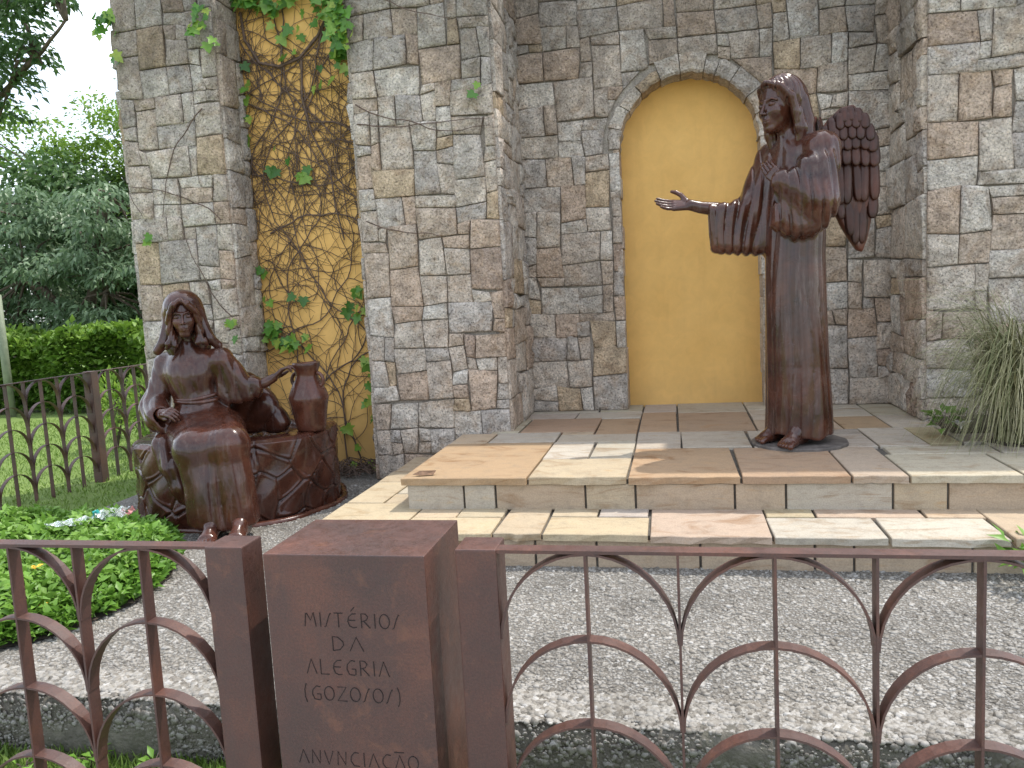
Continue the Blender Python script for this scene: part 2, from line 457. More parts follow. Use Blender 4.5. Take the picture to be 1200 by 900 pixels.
def lay_stones(parent, origin, U, N, W, H, cell, seed, proud=.022, rough=.7, jit=.16, arch=None, shapes=None, keep=None):
    U = Vector(U); N = Vector(N); Vv = Vector((0, 0, 1)); o = Vector(origin)
    cells, cw, ch = ashlar_cells(W, H, cell, seed, shapes)
    nx, nz = round(W/cw), round(H/ch)
    rnd = random.Random(seed*7+1)
    J = {}
    for i in range(nx+1):
        for k in range(nz+1):
            J[i, k] = (0 if i in (0, nx) else rnd.uniform(-jit, jit)*cw, 0 if k in (0, nz) else rnd.uniform(-jit, jit)*ch)
    rowd = [0 if k in (0, nz) else rnd.uniform(-.18, .18)*ch for k in range(nz+1)]
    cold = [0 if i in (0, nx) else rnd.uniform(-.2, .2)*cw for i in range(nx+1)]
    def pt(i, k): return (i*cw+J[i, k][0]+cold[i], k*ch+J[i, k][1]+rowd[k])
    cnt = 0
    for idx, (x, z, w, h) in enumerate(cells):
        poly = [pt(x, z), pt(x+w, z), pt(x+w, z+h), pt(x, z+h)]
        if arch:
            ac, az, ro, spring, jw = arch   # centre u, spring v, outer ring radius, jamb half-width
            cx = sum(p[0] for p in poly)/4; cz = sum(p[1] for p in poly)/4
            if cz < spring:
                if abs(cx-ac) < jw*1.0: 
                    if abs(cx-ac) < jw-.5*w*cw*.2: 
                        # straddles: keep only what stands outside the jamb
                        pass
                s = 1 if cx > ac else -1
                poly = clip_half(poly, (ac+s*jw, 0), (s, 0))
                if any(p[1] > spring for p in poly):
                    pass
            dx, dz = cx-ac, max(cz, spring)-spring
            L = math.hypot(dx, dz)
            if cz >= spring-.001 or any(p[1] > spring for p in poly):
                d = Vector((dx, max(dz, .02))); d.normalize()
                poly = clip_half(poly, (ac+d.x*ro, spring+d.y*ro), (d.x, d.y)) if cz >= spring else poly
            if len(poly) < 3: continue
            area = abs(sum(poly[i][0]*poly[(i+1) % len(poly)][1]-poly[(i+1) % len(poly)][0]*poly[i][1] for i in range(len(poly))))/2
            if area < .004: continue
        if keep and not keep(poly): continue
        # narrow gap for the joint
        c = (sum(p[0] for p in poly)/len(poly), sum(p[1] for p in poly)/len(poly))
        g = .0012
        pin = []
        for p in poly:
            pin.append((p[0]+math.copysign(min(g, abs(c[0]-p[0])*.3), c[0]-p[0]), p[1]+math.copysign(min(g, abs(c[1]-p[1])*.3), c[1]-p[1])))
        V, F, ctr, n = stone_mesh(pin, (o, U, Vv, N), proud*rnd.uniform(.55, 1.35), rough, seed*1000+idx)
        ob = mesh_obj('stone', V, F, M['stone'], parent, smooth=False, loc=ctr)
        me = ob.data
        sm = np.zeros(len(me.polygons), bool); sm[n:] = True; me.polygons.foreach_set('use_smooth', sm)
        cnt += 1
    return cnt

WH = 5.3     # height of the masonry
# plan: pillar A (left), ochre panel, pillar B, arched back wall, pillar C (right)
AX0, AX1, BX0, BX1, CX0, CX1 = -4.465, -3.56, -2.42, -1.29, 1.785, 3.6
YF, YP, YB, YN, YC = 6.10, 6.46, 7.10, 7.36, 6.22
YE = 8.2
def pillar(name, label, x0, x1, y0, y1, faces, seed):
    t = thing(name, label, 'stone pillar', ((x0+x1)/2, (y0+y1)/2, 0))
    mb = MB(); mb.box(x0+.01, x1-.01, y0+.012, y1, -.4, WH); 
    mb.build('core', M['mortar'], t, loc=((x0+x1)/2, (y0+y1)/2, 0))
    mb = MB(); mb.box(x0-.07, x1+.07, y0-.07, y1, WH, WH+.1, .02)
    mb.build('coping', M['stone'], t, loc=((x0+x1)/2, (y0+y1)/2, WH))
    for k, fc in enumerate(faces):
        if fc[0] == 'front': lay_stones(t, (x0, y0, fc[1]), (1, 0, 0), (0, -1, 0), x1-x0, WH-fc[1], .108, seed+k, .026, 1.0)
        if fc[0] == 'right': lay_stones(t, (x1, y0+.0, fc[1]), (0, 1, 0), (1, 0, 0), fc[2]-y0, WH-fc[1], .135, seed+k, .036, .9)
        if fc[0] == 'left': lay_stones(t, (x0, fc[2], fc[1]), (0, -1, 0), (-1, 0, 0), fc[2]-y0, WH-fc[1], .15, seed+k, .045, .9)
    return t
pillar('stone_pillar', 'stone pillar beside the trees, behind the seated woman statue', AX0, AX1, YF, YE, [('front', 0.0), ('right', 0.0, YP), ('left', 0.0, 7.2)], 21)
pillar('stone_pillar', 'broad stone pillar between the vine-covered panel and the arched wall', BX0, BX1, YF, YE, [('front', 0.0), ('right', UP, YB), ('left', 0.0, YP)], 43)
pillar('stone_pillar', 'stone pillar behind the dry grass clump, beside the angel wing', CX0, CX1, YC, YE, [('front', .2), ('left', UP, YB)], 66)

# arched back wall
ACX, ARI, ASP = 0.17, 0.595, 2.66      # arch centre x, inner radius, spring height
t = thing('arched_wall', 'recessed rubble stone wall with the round-headed ochre niche behind the angel', 'wall', ((BX1+CX0)/2, YB, 0))
# core with the arched opening: front face strip built as polygon fan columns
mb = MB(); seg = 28; yb0, yb1 = YB+.012, YB+.6
prof = [(ACX-ARI, 0.0)] + [(ACX-ARI*math.cos(a), ASP+ARI*math.sin(a)) for a in np.linspace(0, math.pi, seg)] + [(ACX+ARI, 0.0)]
x0, x1 = BX1-.02, CX0+.02
def wallpoly(y, flip):
    b = len(mb.v)
    pts = []
    for (x, z) in prof: pts.append((x, y, z))
    mb.v += pts
    n = len(pts)
    mb.v += [(x0, y, 0), (x1, y, 0), (x0, y, WH), (x1, y, WH)] + [(x, y, WH) for (x, z) in prof]
    iL, iR, iTL, iTR, top = b+n, b+n+1, b+n+2, b+n+3, b+n+4
    fs = [(iL, b, b+1, top+1, iTL)] if False else [(iL, b, b+1, top+1, iTL)]
    for k in range(1, n-2): fs.append((b+k, b+k+1, top+k+1, top+k))
    fs.append((b+n-1, iR, iTR, top+n-2, b+n-2))
    mb.f += [f if flip else f[::-1] for f in fs]
    return b, n
b0, n0 = wallpoly(yb0, True); b1, n1 = wallpoly(yb1, False)
for k in range(n0-1): mb.f.append((b0+k, b1+k, b1+k+1, b0+k+1))
mb.build('core', M['mortar'], t, loc=(ACX, YB, 0))
mb = MB(); mb.box(x0, x1, YB-.05, YE, WH, WH+.1, .02); mb.build('coping', M['stone'], t, loc=(ACX, YB, WH))
# niche panel
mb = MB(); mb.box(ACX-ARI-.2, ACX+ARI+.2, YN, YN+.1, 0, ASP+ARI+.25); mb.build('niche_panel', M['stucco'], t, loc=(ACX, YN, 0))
RO = ARI+.135
lay_stones(t, (BX1, YB, UP), (1, 0, 0), (0, -1, 0), CX0-BX1, WH-UP, .112, 90, .025, 1.0,
           arch=(ACX-BX1, None, RO-.01, ASP-UP, ARI-.012))
# voussoirs, uneven, cut round the arch (each with its soffit)
rndv = random.Random(5)
ang = [0.0]
while ang[-1] < math.pi-.12: ang.append(ang[-1]+rndv.uniform(.17, .36))
ang = [a*math.pi/ang[-1] for a in ang]
for i in range(len(ang)-1):
    a0, a1 = ang[i]+.006, ang[i+1]-.006
    ro = RO + rndv.uniform(-.05, .06)
    ks = 4
    V = []; F = []
    pr = rndv.uniform(.012, .03)
    for j in range(ks+1):
        a = a0+(a1-a0)*j/ks
        ca, sa = -math.cos(a), math.sin(a)
        r2 = ro*(1+rndv.uniform(-.012, .012)); r1 = ARI - .012 + rndv.uniform(-.012, .006); rm = (r1+r2)/2
        for (r, y) in ((r1+.004, YN+.02), (r1, YB-.004), (r1+.02, YB-pr*.8), (rm, YB-pr+rndv.uniform(-.006, .006)), (r2-.02, YB-pr*.7), (r2, YB+.04)):
            V.append((ACX+ca*r, y, ASP+sa*r))
    for j in range(ks):
        for k in range(5): F.append((j*6+k, (j+1)*6+k, (j+1)*6+k+1, j*6+k+1))
    F.append(tuple(range(6))); F.append(tuple(ks*6+k for k in range(6))[::-1])
    mesh_obj('voussoir', V, F, M['stone'], t, smooth=False, loc=(ACX, YB, ASP))
# jamb stones: rough returns of the opening
for s in (-1, 1):
    z = UP
    while z < ASP-.02:
        h = min(rndv.uniform(.16, .36), ASP-z)
        if ASP-z-h < .1: h = ASP-z
        pr = rndv.uniform(-.004, .02)
        mb = MB(); xa = ACX+s*(ARI-pr); xb = ACX+s*(ARI+.04)
        mb.box(min(xa, xb), max(xa, xb), YB-.006-rndv.uniform(0, .012), YN+.02, z+.003, z+h-.003, .008)
        mb.build('jamb_stone', M['stone'], t, loc=(ACX+s*ARI, YB, z)); z += h

# ochre panel between pillars A and B
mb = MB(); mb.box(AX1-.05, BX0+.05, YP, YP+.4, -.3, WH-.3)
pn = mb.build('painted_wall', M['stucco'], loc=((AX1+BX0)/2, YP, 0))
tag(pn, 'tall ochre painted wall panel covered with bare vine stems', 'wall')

# ------------------------------------------------------------------ stepped platform
t = thing('stepped_platform', 'two-step sandstone paved platform under the angel statue', 'steps', (0, 5, 0))
PX0, PX1 = -1.665, 3.4
mb = MB()
mb.box(-2.06, 3.4, 4.09, YF+.1, -.1, LO-.02); mb.box(PX0+.035, 3.4, 4.545, YB+.3, LO-.02, UP-.022)
mb.build('bed', M['joint'], t, loc=(0, 5, 0))
SC = dict(c=(.42, .345, .25), o=(.35, .245, .16), w=(.425, .38, .315), g=(.43, .38, .31), p=(.41, .325, .24), y=(.405, .335, .225), d=(.30, .265, .225))
def slab(x0, x1, y0, y1, z, th, name='paving_slab', jag=0.0, shear=0.0, tone='c', rnd=random.Random(3)):
    g = .0075
    bm = bmesh.new()
    def jt(): return rnd.uniform(-.008, .008)
    # outline, with an uneven broken front edge
    n = 6 if jag else 1
    front = []
    for k in range(n+1):
        x = x0+g+(x1-x0-2*g)*k/n
        front.append((x, y0+g+(rnd.uniform(-jag, jag) if jag else jt())))
    back = [(x1-g+jt()+shear, y1-g+jt()*.5), (x0+g+jt()+shear, y1-g+jt()*.5)]
    out = front+back
    zt = rnd.uniform(-.003, .003)
    tops = [bm.verts.new((x, y, z+zt)) for x, y in out]
    inset = .004
    lows = []
    for i, (x, y) in enumerate(out):
        dy = rnd.uniform(-.010, .012) if (jag and i <= n) else 0
        lows.append(bm.verts.new((x, y+dy, z-th)))
    bm.faces.new(tops)
    m_ = len(out)
    for i in range(m_):
        k = (i+1) % m_; bm.faces.new((tops[k], tops[i], lows[i], lows[k]))
    bmesh.ops.recalc_face_normals(bm, faces=bm.faces[:])
    te = [e for e in bm.edges if e.verts[0] in tops and e.verts[1] in tops]
    bmesh.ops.bevel(bm, geom=te, offset=inset, segments=1, affect='EDGES')
    bm.verts.index_update()
    V = [v.co[:] for v in bm.verts]; F = [[v.index for v in f.verts] for f in bm.faces]; bm.free()
    ob = mesh_obj(name, V, F, M['sand'], t, loc=((x0+x1)/2, (y0+y1)/2, z-th/2))
    q = rnd.uniform(.92, 1.08); ob.color = (SC[tone][0]*q, SC[tone][1]*q*rnd.uniform(.97, 1.03), SC[tone][2]*q*rnd.uniform(.94, 1.06), 1)
    return ob
k = .96
U_ = [ # upper slabs x0,x1,y0,y1 (measured), front row first
 (PX0/k, -.91, 4.74, 5.84, 1), (-.91, -.30, 4.74, 5.23, 1), (-.91, -.59, 5.23, 5.83, 0), (-.59, -.295, 5.23, 5.83, 0),
 (-.30, .36, 4.74, 5.56, 1), (.36, .965, 4.74, 5.53, 1), (.965, 1.27, 4.74, 5.53, 1), (1.27, 1.85, 4.74, 5.27, 1), (1.31, 1.95, 5.27, 5.52, 0),
 (1.85, 2.6, 4.74, 5.27, 1), (1.95, 2.6, 5.27, 5.6, 0), (2.6, 3.5, 4.74, 5.6, 1),
 (PX0/k, -1.43, 5.84, 6.25, 0), (-1.43, -.90, 5.84, 6.25, 0), (-.90, -.295, 5.83, 6.13, 0), (-.295, .03, 5.56, 6.2, 0), (.03, .51, 5.56, 6.17, 0),
 (.51, 1.0, 5.53, 6.17, 0), (1.0, 1.31, 5.53, 6.0, 0), (1.31, 1.63, 5.53, 6.22, 0), (1.63, 1.84, 5.60, 6.22, 0), (1.0, 1.31, 6.0, 6.2, 0), (1.84, 2.5, 5.6, 6.5, 0), (2.5, 3.5, 5.6, 6.5, 0),
 (-1.5, -1.26, 6.25, 6.93, 0), (-1.26, -.636, 6.25, 6.92, 0), (-.636, -.30, 6.13, 6.88, 0), (-.90, -.636, 6.13, 6.25, 0), (-.30, .01, 6.2, 7.2, 0), (.01, .60, 6.17, 7.1, 0),
 (.60, 1.22, 6.17, 6.65, 0), (1.22, 1.56, 6.2, 6.75, 0), (1.56, 2.1, 6.22, 6.8, 0),
 (-1.5, -.885, 6.93, 7.26, 0), (-.885, -.30, 6.92, 7.28, 0), (-1.5, -.7, 7.26, 7.75, 0), (-.7, -.30, 7.28, 7.75, 0), (-.30, .01, 7.2, 7.75, 0), (.01, .61, 7.1, 7.75, 0),
 (.61, 1.2, 6.65, 7.2, 0), (1.2, 1.56, 6.75, 7.2, 0), (1.56, 2.1, 6.8, 7.5, 0), (.61, 1.1, 7.2, 7.75, 0), (1.1, 1.56, 7.2, 7.75, 0)]
UT = 'ocww' 'oopg' 'gggg' 'pgggw' 'gggydg' 'gg' 'oopoopo' 'gggg' 'gggg' 'ggggggg'
for (a, b2, c, d, fr), tn in zip(U_, UT+'g'*20):
    slab(a*k, b2*k, c*k-.05*fr, min(d*k, YN+.02), UP, .045 if fr else .03, jag=.010 if fr else 0, tone=tn)
k2 = .985
L_ = [(-2.13, -1.57, 4.12, 4.73, 1), (-2.13, -1.87, 4.73, 5.30, 0), (-1.87, -1.62, 4.73, 4.98, 0), (-1.87, -1.62, 4.98, 5.28, 0), (-2.13, -1.62, 5.30, 5.65, 0), (-2.13, -1.62, 5.65, 6.3, 0),
 (-1.57, -1.30, 4.42, 4.64, 0), (-1.57, -1.01, 4.12, 4.42, 1), (-1.30, -1.01, 4.42, 4.64, 0), (-1.01, -.735, 4.12, 4.64, 1), (-.735, -.46, 4.44, 4.64, 0), (-.46, -.17, 4.44, 4.64, 0), (-.735, -.16, 4.12, 4.44, 1),
 (-.16, .465, 4.10, 4.64, 1), (.465, .73, 4.44, 4.66, 0), (.73, 1.285, 4.44, 4.66, 0), (.465, 1.015, 4.09, 4.44, 1), (1.285, 1.58, 4.44, 4.66, 0), (1.015, 1.56, 4.09, 4.44, 1), (1.57, 2.3, 4.1, 4.66, 1), (2.3, 3.5, 4.1, 4.66, 1)]
for (a, b2, c, d, fr), tn in zip(L_, 'cccwcccccpcwc' 'pypwpwcc'):
    slab(a*k2, b2*k2, c*k2-.02*fr, d*k2, LO, .04 if fr else .03, jag=.010 if fr else 0, tone=tn)
# riser blocks
def riser(x0, x1, yf, z0, z1, rnd=random.Random(9)):
    mb = MB(); d = rnd.uniform(-.004, .006)
    mb.box(x0+.006, x1-.006, yf+d, yf+.08, z0+.003, z1-.003, .006)
    tn = rnd.choice('ppwopwpc'); ob = mb.build('riser_block', M['sand'], t, loc=((x0+x1)/2, yf, z0)); ob.color = (*SC[tn], 1)
XR = [-1.63, -1.27, -1.075, -.535, -.245, .31, .585, 1.14, 1.415, 1.9, 2.4, 3.0, 3.4]
for a, b2 in zip(XR, XR[1:]): riser(a, b2, 4.525, LO-.01, UP-.045)
XR = [-2.05, -1.72, -1.35, -1.1, -.765, -.435, .10, .66, .845, 1.385, 1.75, 2.2, 2.8, 3.4]
for a, b2 in zip(XR, XR[1:]): riser(a, b2, 4.07, -.03, LO-.04)
def riser_side(y0, y1, xf, z0, z1):
    mb = MB(); mb.box(xf, xf+.08, y0+.006, y1-.006, z0+.003, z1-.003, .006); ob = mb.build('riser_block', M['sand'], t, loc=(xf, (y0+y1)/2, z0)); ob.color = (*SC['p'], 1)
for a, b2 in zip([4.56, 4.9, 5.4, 5.75, 6.1], [4.9, 5.4, 5.75, 6.1]): riser_side(a, b2, -1.634, LO-.01, UP-.045)
for a, b2 in zip([4.16, 4.7, 5.1, 5.6, 6.1], [4.7, 5.1, 5.6, 6.1]): riser_side(a, b2, -2.062, -.03, LO-.04)

# ------------------------------------------------------------------ fences and sign block
def strip(pts, width, thick, axis):
    """flat bar bent along pts (in its own plane), width measured along axis"""
    P = [Vector(p) for p in pts]; ax = Vector(axis); V = []; F = []
    for i, p in enumerate(P):
        tg = (P[min(i+1, len(P)-1)]-P[max(i-1, 0)]).normalized(); nn = tg.cross(ax).normalized()
        for (a, b2) in ((-.5, -.5), (.5, -.5), (.5, .5), (-.5, .5)): V.append(p + ax*(a*width) + nn*(b2*thick))
    for i in range(len(P)-1):
        for q in range(4): F.append((i*4+q, i*4+(q+1) % 4, (i+1)*4+(q+1) % 4, (i+1)*4+q))
    F.append((3, 2, 1, 0)); F.append(tuple((len(P)-1)*4+q for q in range(4)))
    return V, F

def fence(t, a, dirv, n, sp, ztop, zbot, rows, start_apex, width, th, half_first=True):
    """bars at a+dir*sp*i (i=0 is the post face); valley at even i, apex at odd i (or reverse)"""
    A = Vector(a); D = Vector(dirv); ax = Vector((-D.y, D.x, 0)); o = world_loc(t)
    def rel(v): return v
    L = n*sp
    V, F = strip([A+D*(-.0)+Vector((0, 0, ztop)), A+D*L+Vector((0, 0, ztop))], width, .008, ax)
    mesh_obj('top_rail', V, F, M['steel'], t, loc=A+Vector((0, 0, ztop)))
    for i in range(1, n+1):
        p = A+D*(sp*i)
        V, F = strip([p+Vector((0, 0, zbot)), p+Vector((0, 0, ztop-.004))], width*.94, th, ax)
        mesh_obj('bar', V, F, M['steel'], t, loc=p+Vector((0, 0, zbot)))
    for i in range(0, n):
        for r in range(rows):
            zt = ztop-.006-sp*r*1.0
            up_first = (i % 2 == 0) == (not start_apex)
            x_ap, x_va = (i+1, i) if up_first else (i, i+1)
            pts = []
            for q in range(11):
                th_ = (math.pi/2)*q/10
                u = x_ap + (x_va-x_ap)*math.sin(th_)*.985
                pts.append(A+D*(sp*u)+Vector((0, 0, zt-sp*(1-math.cos(th_)))))
            V, F = strip(pts, width*.9, th*.9, ax)
            ob = mesh_obj('arch_strip', V, F, M['steel'], t, smooth=False, loc=pts[0])
FT, FB = .858, LAWN-.05
def post(t, x0, x1, y0, y1, z0, z1, nm='post'):
    mb = MB(); mb.box(x0, x1, y0, y1, z0, z1, .004); return mb.build(nm, M['steel'], t, loc=((x0+x1)/2, (y0+y1)/2, z0))
t = thing('steel_fence', 'rusty steel fence with arched strips in front of the stone steps', 'fence', (-.48, 1.83, LAWN), 'front fence sections')
post(t, -.529, -.428, 1.77, 1.87, FB, .864)
fence(t, (-.43, 1.795, 0), (1, 0, 0), 10, .2115, FT, FB, 5, False, .042, .006)
t = thing('steel_fence', 'rusty steel fence with arched strips in front of the low leafy bed', 'fence', (-1.13, 1.83, LAWN), 'front fence sections')
post(t, -1.19, -1.085, 1.765, 1.865, FB, .864)
fence(t, (-1.188, 1.795, 0), (-1, 0, 0), 10, .2015, FT, FB, 5, False, .042, .006)

# sign block
t = thing('sign_block', 'square weathered steel pillar with thin engraved lettering between two fence posts', 'sign', (-.80, 1.88, LAWN))
SX0, SX1, SY0, SY1 = -1.008, -.592, 1.73, 2.03
mb = MB(); mb.box(SX0, SX1, SY0, SY1, FB, .86, .003); mb.build('block', M['steel'], t, loc=(-.8, 1.88, LAWN))
GL = {'M': [[(0,0),(.12,.92),(.20,.95),(.52,.45),(.80,1),(.98,0)], ], 'I': [[(.5,0),(.5,1)]], 'S': [[(-.1,0),(.12,.06),(.55,.62),(.9,.97),(1.05,.95)]],
      'T': [[(0,1),(.9,1)],[(.42,1),(.42,0)]], 'E': [[(.9,.98),(.5,.97),(.15,.75),(.05,.45),(.2,.12),(.55,0),(.9,.03)],[(.1,.52),(.8,.52)]],
      'R': [[(.1,0),(.1,1),(.55,.98),(.78,.78),(.6,.55),(.12,.45)],[(.35,.47),(.95,0)]],
      'D': [[(.1,0),(.1,1),(.5,.95),(.85,.65),(.88,.4),(.6,.08),(.1,0)]], 'A': [[(0,0),(.5,1),(1,0)]], 'L': [[(.1,1),(.1,0),(.95,0)]],
      'G': [[(.95,.95),(.55,1),(.15,.72),(.08,.4),(.3,.05),(.8,0),(.95,.08),(.95,.42),(.55,.42)]], '(': [[(.7,1.15),(.4,.75),(.4,.2),(.7,-.2)]], ')': [[(.3,1.15),(.6,.75),(.6,.2),(.3,-.2)]],
      'Z': [[(.05,1),(.95,1),(.02,0),(1,0)]], 'N': [[(.05,0),(.12,1),(.85,.05),(.95,1)]], 'U': [[(.05,1),(.45,.0),(.95,1)]], 'C': [[(.95,.97),(.5,1),(.12,.68),(.1,.35),(.4,.03),(.95,0)]]}
GL['O'] = [[(.5+.5*math.cos(a), .5+.5*math.sin(a)) for a in np.linspace(0, 2*math.pi, 17)]]
GL['\u00c7'] = GL['C']+[[(.55,0),(.62,-.18),(.4,-.28)]]; GL['\u00c3'] = GL['A']+[[(0,1.22),(.95,1.22)]]; GL['\u00c9'] = GL['E']+[[(.4,1.15),(.8,1.45)]]
WD = {'I': .22, '(': .5, ')': .5, 'S': .55, 'M': 1.0}
def write(txt, xc, z0, h, width):
    tot = sum(WD.get(c, .85) for c in txt) + .28*(len(txt)-1); sx = width/tot; x = xc-width/2
    mb = MB()
    for c in txt:
        w = WD.get(c, .85)*sx
        for st in GL[c]:
            pts = [(x+p[0]*w, SY0-.0006, z0+p[1]*h) for p in st]
            V, F = strip(pts, .0012, .0020, (0, 1, 0)); mb.add(V, F)
        x += w+.28*sx
    mb.build('inscription', M['ink'], t, loc=(xc, SY0, z0))
write('MIST\u00c9RIOS', -.788, .678, .036, .245); write('DA', -.803, .618, .036, .083); write('ALEGRIA', -.808, .556, .038, .215)
write('(GOZOSOS)', -.802, .488, .036, .26); write('ANUNCIA\u00c7\u00c3O', -.80, .318, .036, .315)

# side fence beyond the gravel
t = thing('steel_fence', 'steel arched-strip fence standing across the lawn in front of the hedge', 'fence', (-5.9, 6.8, LAWN))
FX = -5.88; FT2 = .905; FB2 = LAWN-.06
def fencey(y, n, s): fence(t, (FX, y, 0), (0, s, 0), n, .205, FT2, FB2, 5, False, .042, .006)
post(t, FX-.05, FX+.05, 7.04, 7.14, FB2, FT2+.01)
fencey(7.04, 14, -1); fencey(7.14, 12, 1)

# ------------------------------------------------------------------ sculpting: distance fields meshed with surface nets
def V3(*a): return np.array(a, dtype=np.float32)
def sd_cap(p, a, b, r1, r2=None):
    r2 = r1 if r2 is None else r2
    a = np.asarray(a, np.float32); b = np.asarray(b, np.float32)
    ba = b-a; pa = p-a; h = np.clip((pa@ba)/max(float(ba@ba), 1e-9), 0, 1)
    d = pa - h[:, None]*ba
    return np.sqrt((d*d).sum(1)) - (r1+(r2-r1)*h)
def sd_chain(p, pts, rs, k=0.0):
    d = None
    for i in range(len(pts)-1):
        e = sd_cap(p, pts[i], pts[i+1], rs[i], rs[i+1])
        d = e if d is None else (np.minimum(d, e) if k == 0 else smin(d, e, k))
    return d
def sd_ell(p, c, r, rot=None):
    q = p-np.asarray(c, np.float32)
    if rot is not None: q = q@np.asarray(rot, np.float32)
    r = np.asarray(r, np.float32)
    k0 = np.sqrt(((q/r)**2).sum(1)); k1 = np.sqrt(((q/(r*r))**2).sum(1))
    return k0*(k0-1)/np.maximum(k1, 1e-6)
def smin(a, b, k):
    h = np.clip(.5+.5*(b-a)/k, 0, 1); return b+(a-b)*h - k*h*(1-h)
def smax(a, b, k): return -smin(-a, -b, k)
def sd_poly2(x, y, poly):
    d = np.full(x.shape, 1e9, np.float32); s = np.ones(x.shape, np.float32)
    n = len(poly); j = n-1
    for i in range(n):
        ex, ey = poly[j][0]-poly[i][0], poly[j][1]-poly[i][1]
        wx, wy = x-poly[i][0], y-poly[i][1]
        t = np.clip((wx*ex+wy*ey)/(ex*ex+ey*ey), 0, 1)
        bx, by = wx-ex*t, wy-ey*t
        d = np.minimum(d, bx*bx+by*by)
        c1 = y >= poly[i][1]; c2 = y < poly[j][1]; c3 = ex*wy > ey*wx
        allc = (c1 & c2 & c3) | (~c1 & ~c2 & ~c3)
        s = np.where(allc, -s, s); j = i
    return s*np.sqrt(d)
def sd_plate(p, poly, o, U, W, N, half, r):
    """polygon in the plane (U,W) through o, thickened along N (half thickness), rounded by r"""
    q = p-np.asarray(o, np.float32)
    x = q@np.asarray(U, np.float32); y = q@np.asarray(W, np.float32); z = q@np.asarray(N, np.float32)
    d2 = sd_poly2(x, y, poly)+r; dz = np.abs(z)-half+r
    return np.minimum(np.maximum(d2, dz), 0)+np.sqrt(np.maximum(d2, 0)**2+np.maximum(dz, 0)**2)-r
def fnoise(p, s, seed=0):
    x, y, z = p[:, 0]*s+seed*1.7, p[:, 1]*s+seed*2.9, p[:, 2]*s+seed*.6
    return (np.sin(x*1.0+1.3*np.sin(y*.9+z*.6))+np.sin(y*1.3+1.1*np.sin(z*1.1+x*.7))+np.sin(z*1.2+1.2*np.sin(x*1.2+y*.5)))/3
def folds(x):   # rounded ridges with sharp valleys, -1..1
    return 2*np.abs(np.sin(x))**.7-1

def surface_net(fn, lo, hi, h):
    lo = np.asarray(lo, np.float64); hi = np.asarray(hi, np.float64)
    B = 8
    nb = np.ceil((hi-lo)/(h*B)).astype(int); n = nb*B+1
    # coarse pass decides which blocks need fine samples
    bc = np.stack(np.meshgrid(*[np.arange(k) for k in nb], indexing='ij'), -1).reshape(-1, 3)
    cpos = (lo+(bc+.5)*B*h).astype(np.float32)
    dc = fn(cpos)
    act = np.abs(dc) < B*h*1.35
    D = np.full(n, 1.0, np.float32)
    sgn = np.where(dc < 0, -1.0, 1.0).reshape(nb)
    D[:nb[0]*B, :nb[1]*B, :nb[2]*B] = np.repeat(np.repeat(np.repeat(sgn, B, 0), B, 1), B, 2)
    loc = np.stack(np.meshgrid(*[np.arange(B+1)]*3, indexing='ij'), -1).reshape(-1, 3)
    A = bc[act]*B
    step = 400
    for s in range(0, len(A), step):
        idx = (A[s:s+step][:, None, :]+loc[None]).reshape(-1, 3)
        d = fn((lo+idx*h).astype(np.float32))
        D[idx[:, 0], idx[:, 1], idx[:, 2]] = d
    S = D < 0
    c = [S[i:n[0]-1+i, j:n[1]-1+j, k:n[2]-1+k] for i in (0, 1) for j in (0, 1) for k in (0, 1)]
    cnt = sum(x.astype(np.int8) for x in c)
    cell = (cnt > 0) & (cnt < 8)
    ci = np.argwhere(cell)
    vid = -np.ones(cell.shape, np.int32); vid[cell] = np.arange(len(ci))
    corners = np.array([(i, j, k) for i in (0, 1) for j in (0, 1) for k in (0, 1)])
    vals = np.stack([D[ci[:, 0]+a, ci[:, 1]+b, ci[:, 2]+c2] for a, b, c2 in corners], 1)
    acc = np.zeros((len(ci), 3)); num = np.zeros(len(ci))
    for e0 in range(8):
        for e1 in range(e0+1, 8):
            if np.abs(corners[e0]-corners[e1]).sum() != 1: continue
            v0, v1 = vals[:, e0], vals[:, e1]; m = (v0 < 0) != (v1 < 0)
            t = np.where(m, v0/np.where(m, v0-v1, 1), 0)
            acc += np.where(m[:, None], corners[e0]+t[:, None]*(corners[e1]-corners[e0]), 0); num += m
    verts = lo + (ci+acc/num[:, None])*h
    faces = []
    for ax in range(3):
        o1, o2 = [(1, 2), (2, 0), (0, 1)][ax]
        sl0 = [slice(None)]*3; sl1 = [slice(None)]*3
        sl0[ax] = slice(0, n[ax]-1); sl1[ax] = slice(1, n[ax])
        e = S[tuple(sl0)] != S[tuple(sl1)]
        ed = np.argwhere(e)
        ed = ed[(ed[:, o1] > 0) & (ed[:, o2] > 0) & (ed[:, o1] < n[o1]-1) & (ed[:, o2] < n[o2]-1)]
        q = []
        for d1, d2 in ((-1, -1), (0, -1), (0, 0), (-1, 0)):
            c3 = ed.copy(); c3[:, o1] += d1; c3[:, o2] += d2
            q.append(vid[c3[:, 0], c3[:, 1], c3[:, 2]])
        q = np.stack(q, 1)
        flip = ~S[ed[:, 0], ed[:, 1], ed[:, 2]]
        q[flip] = q[flip][:, ::-1]
        faces.append(q[(q >= 0).all(1)])
    return verts, np.concatenate(faces)

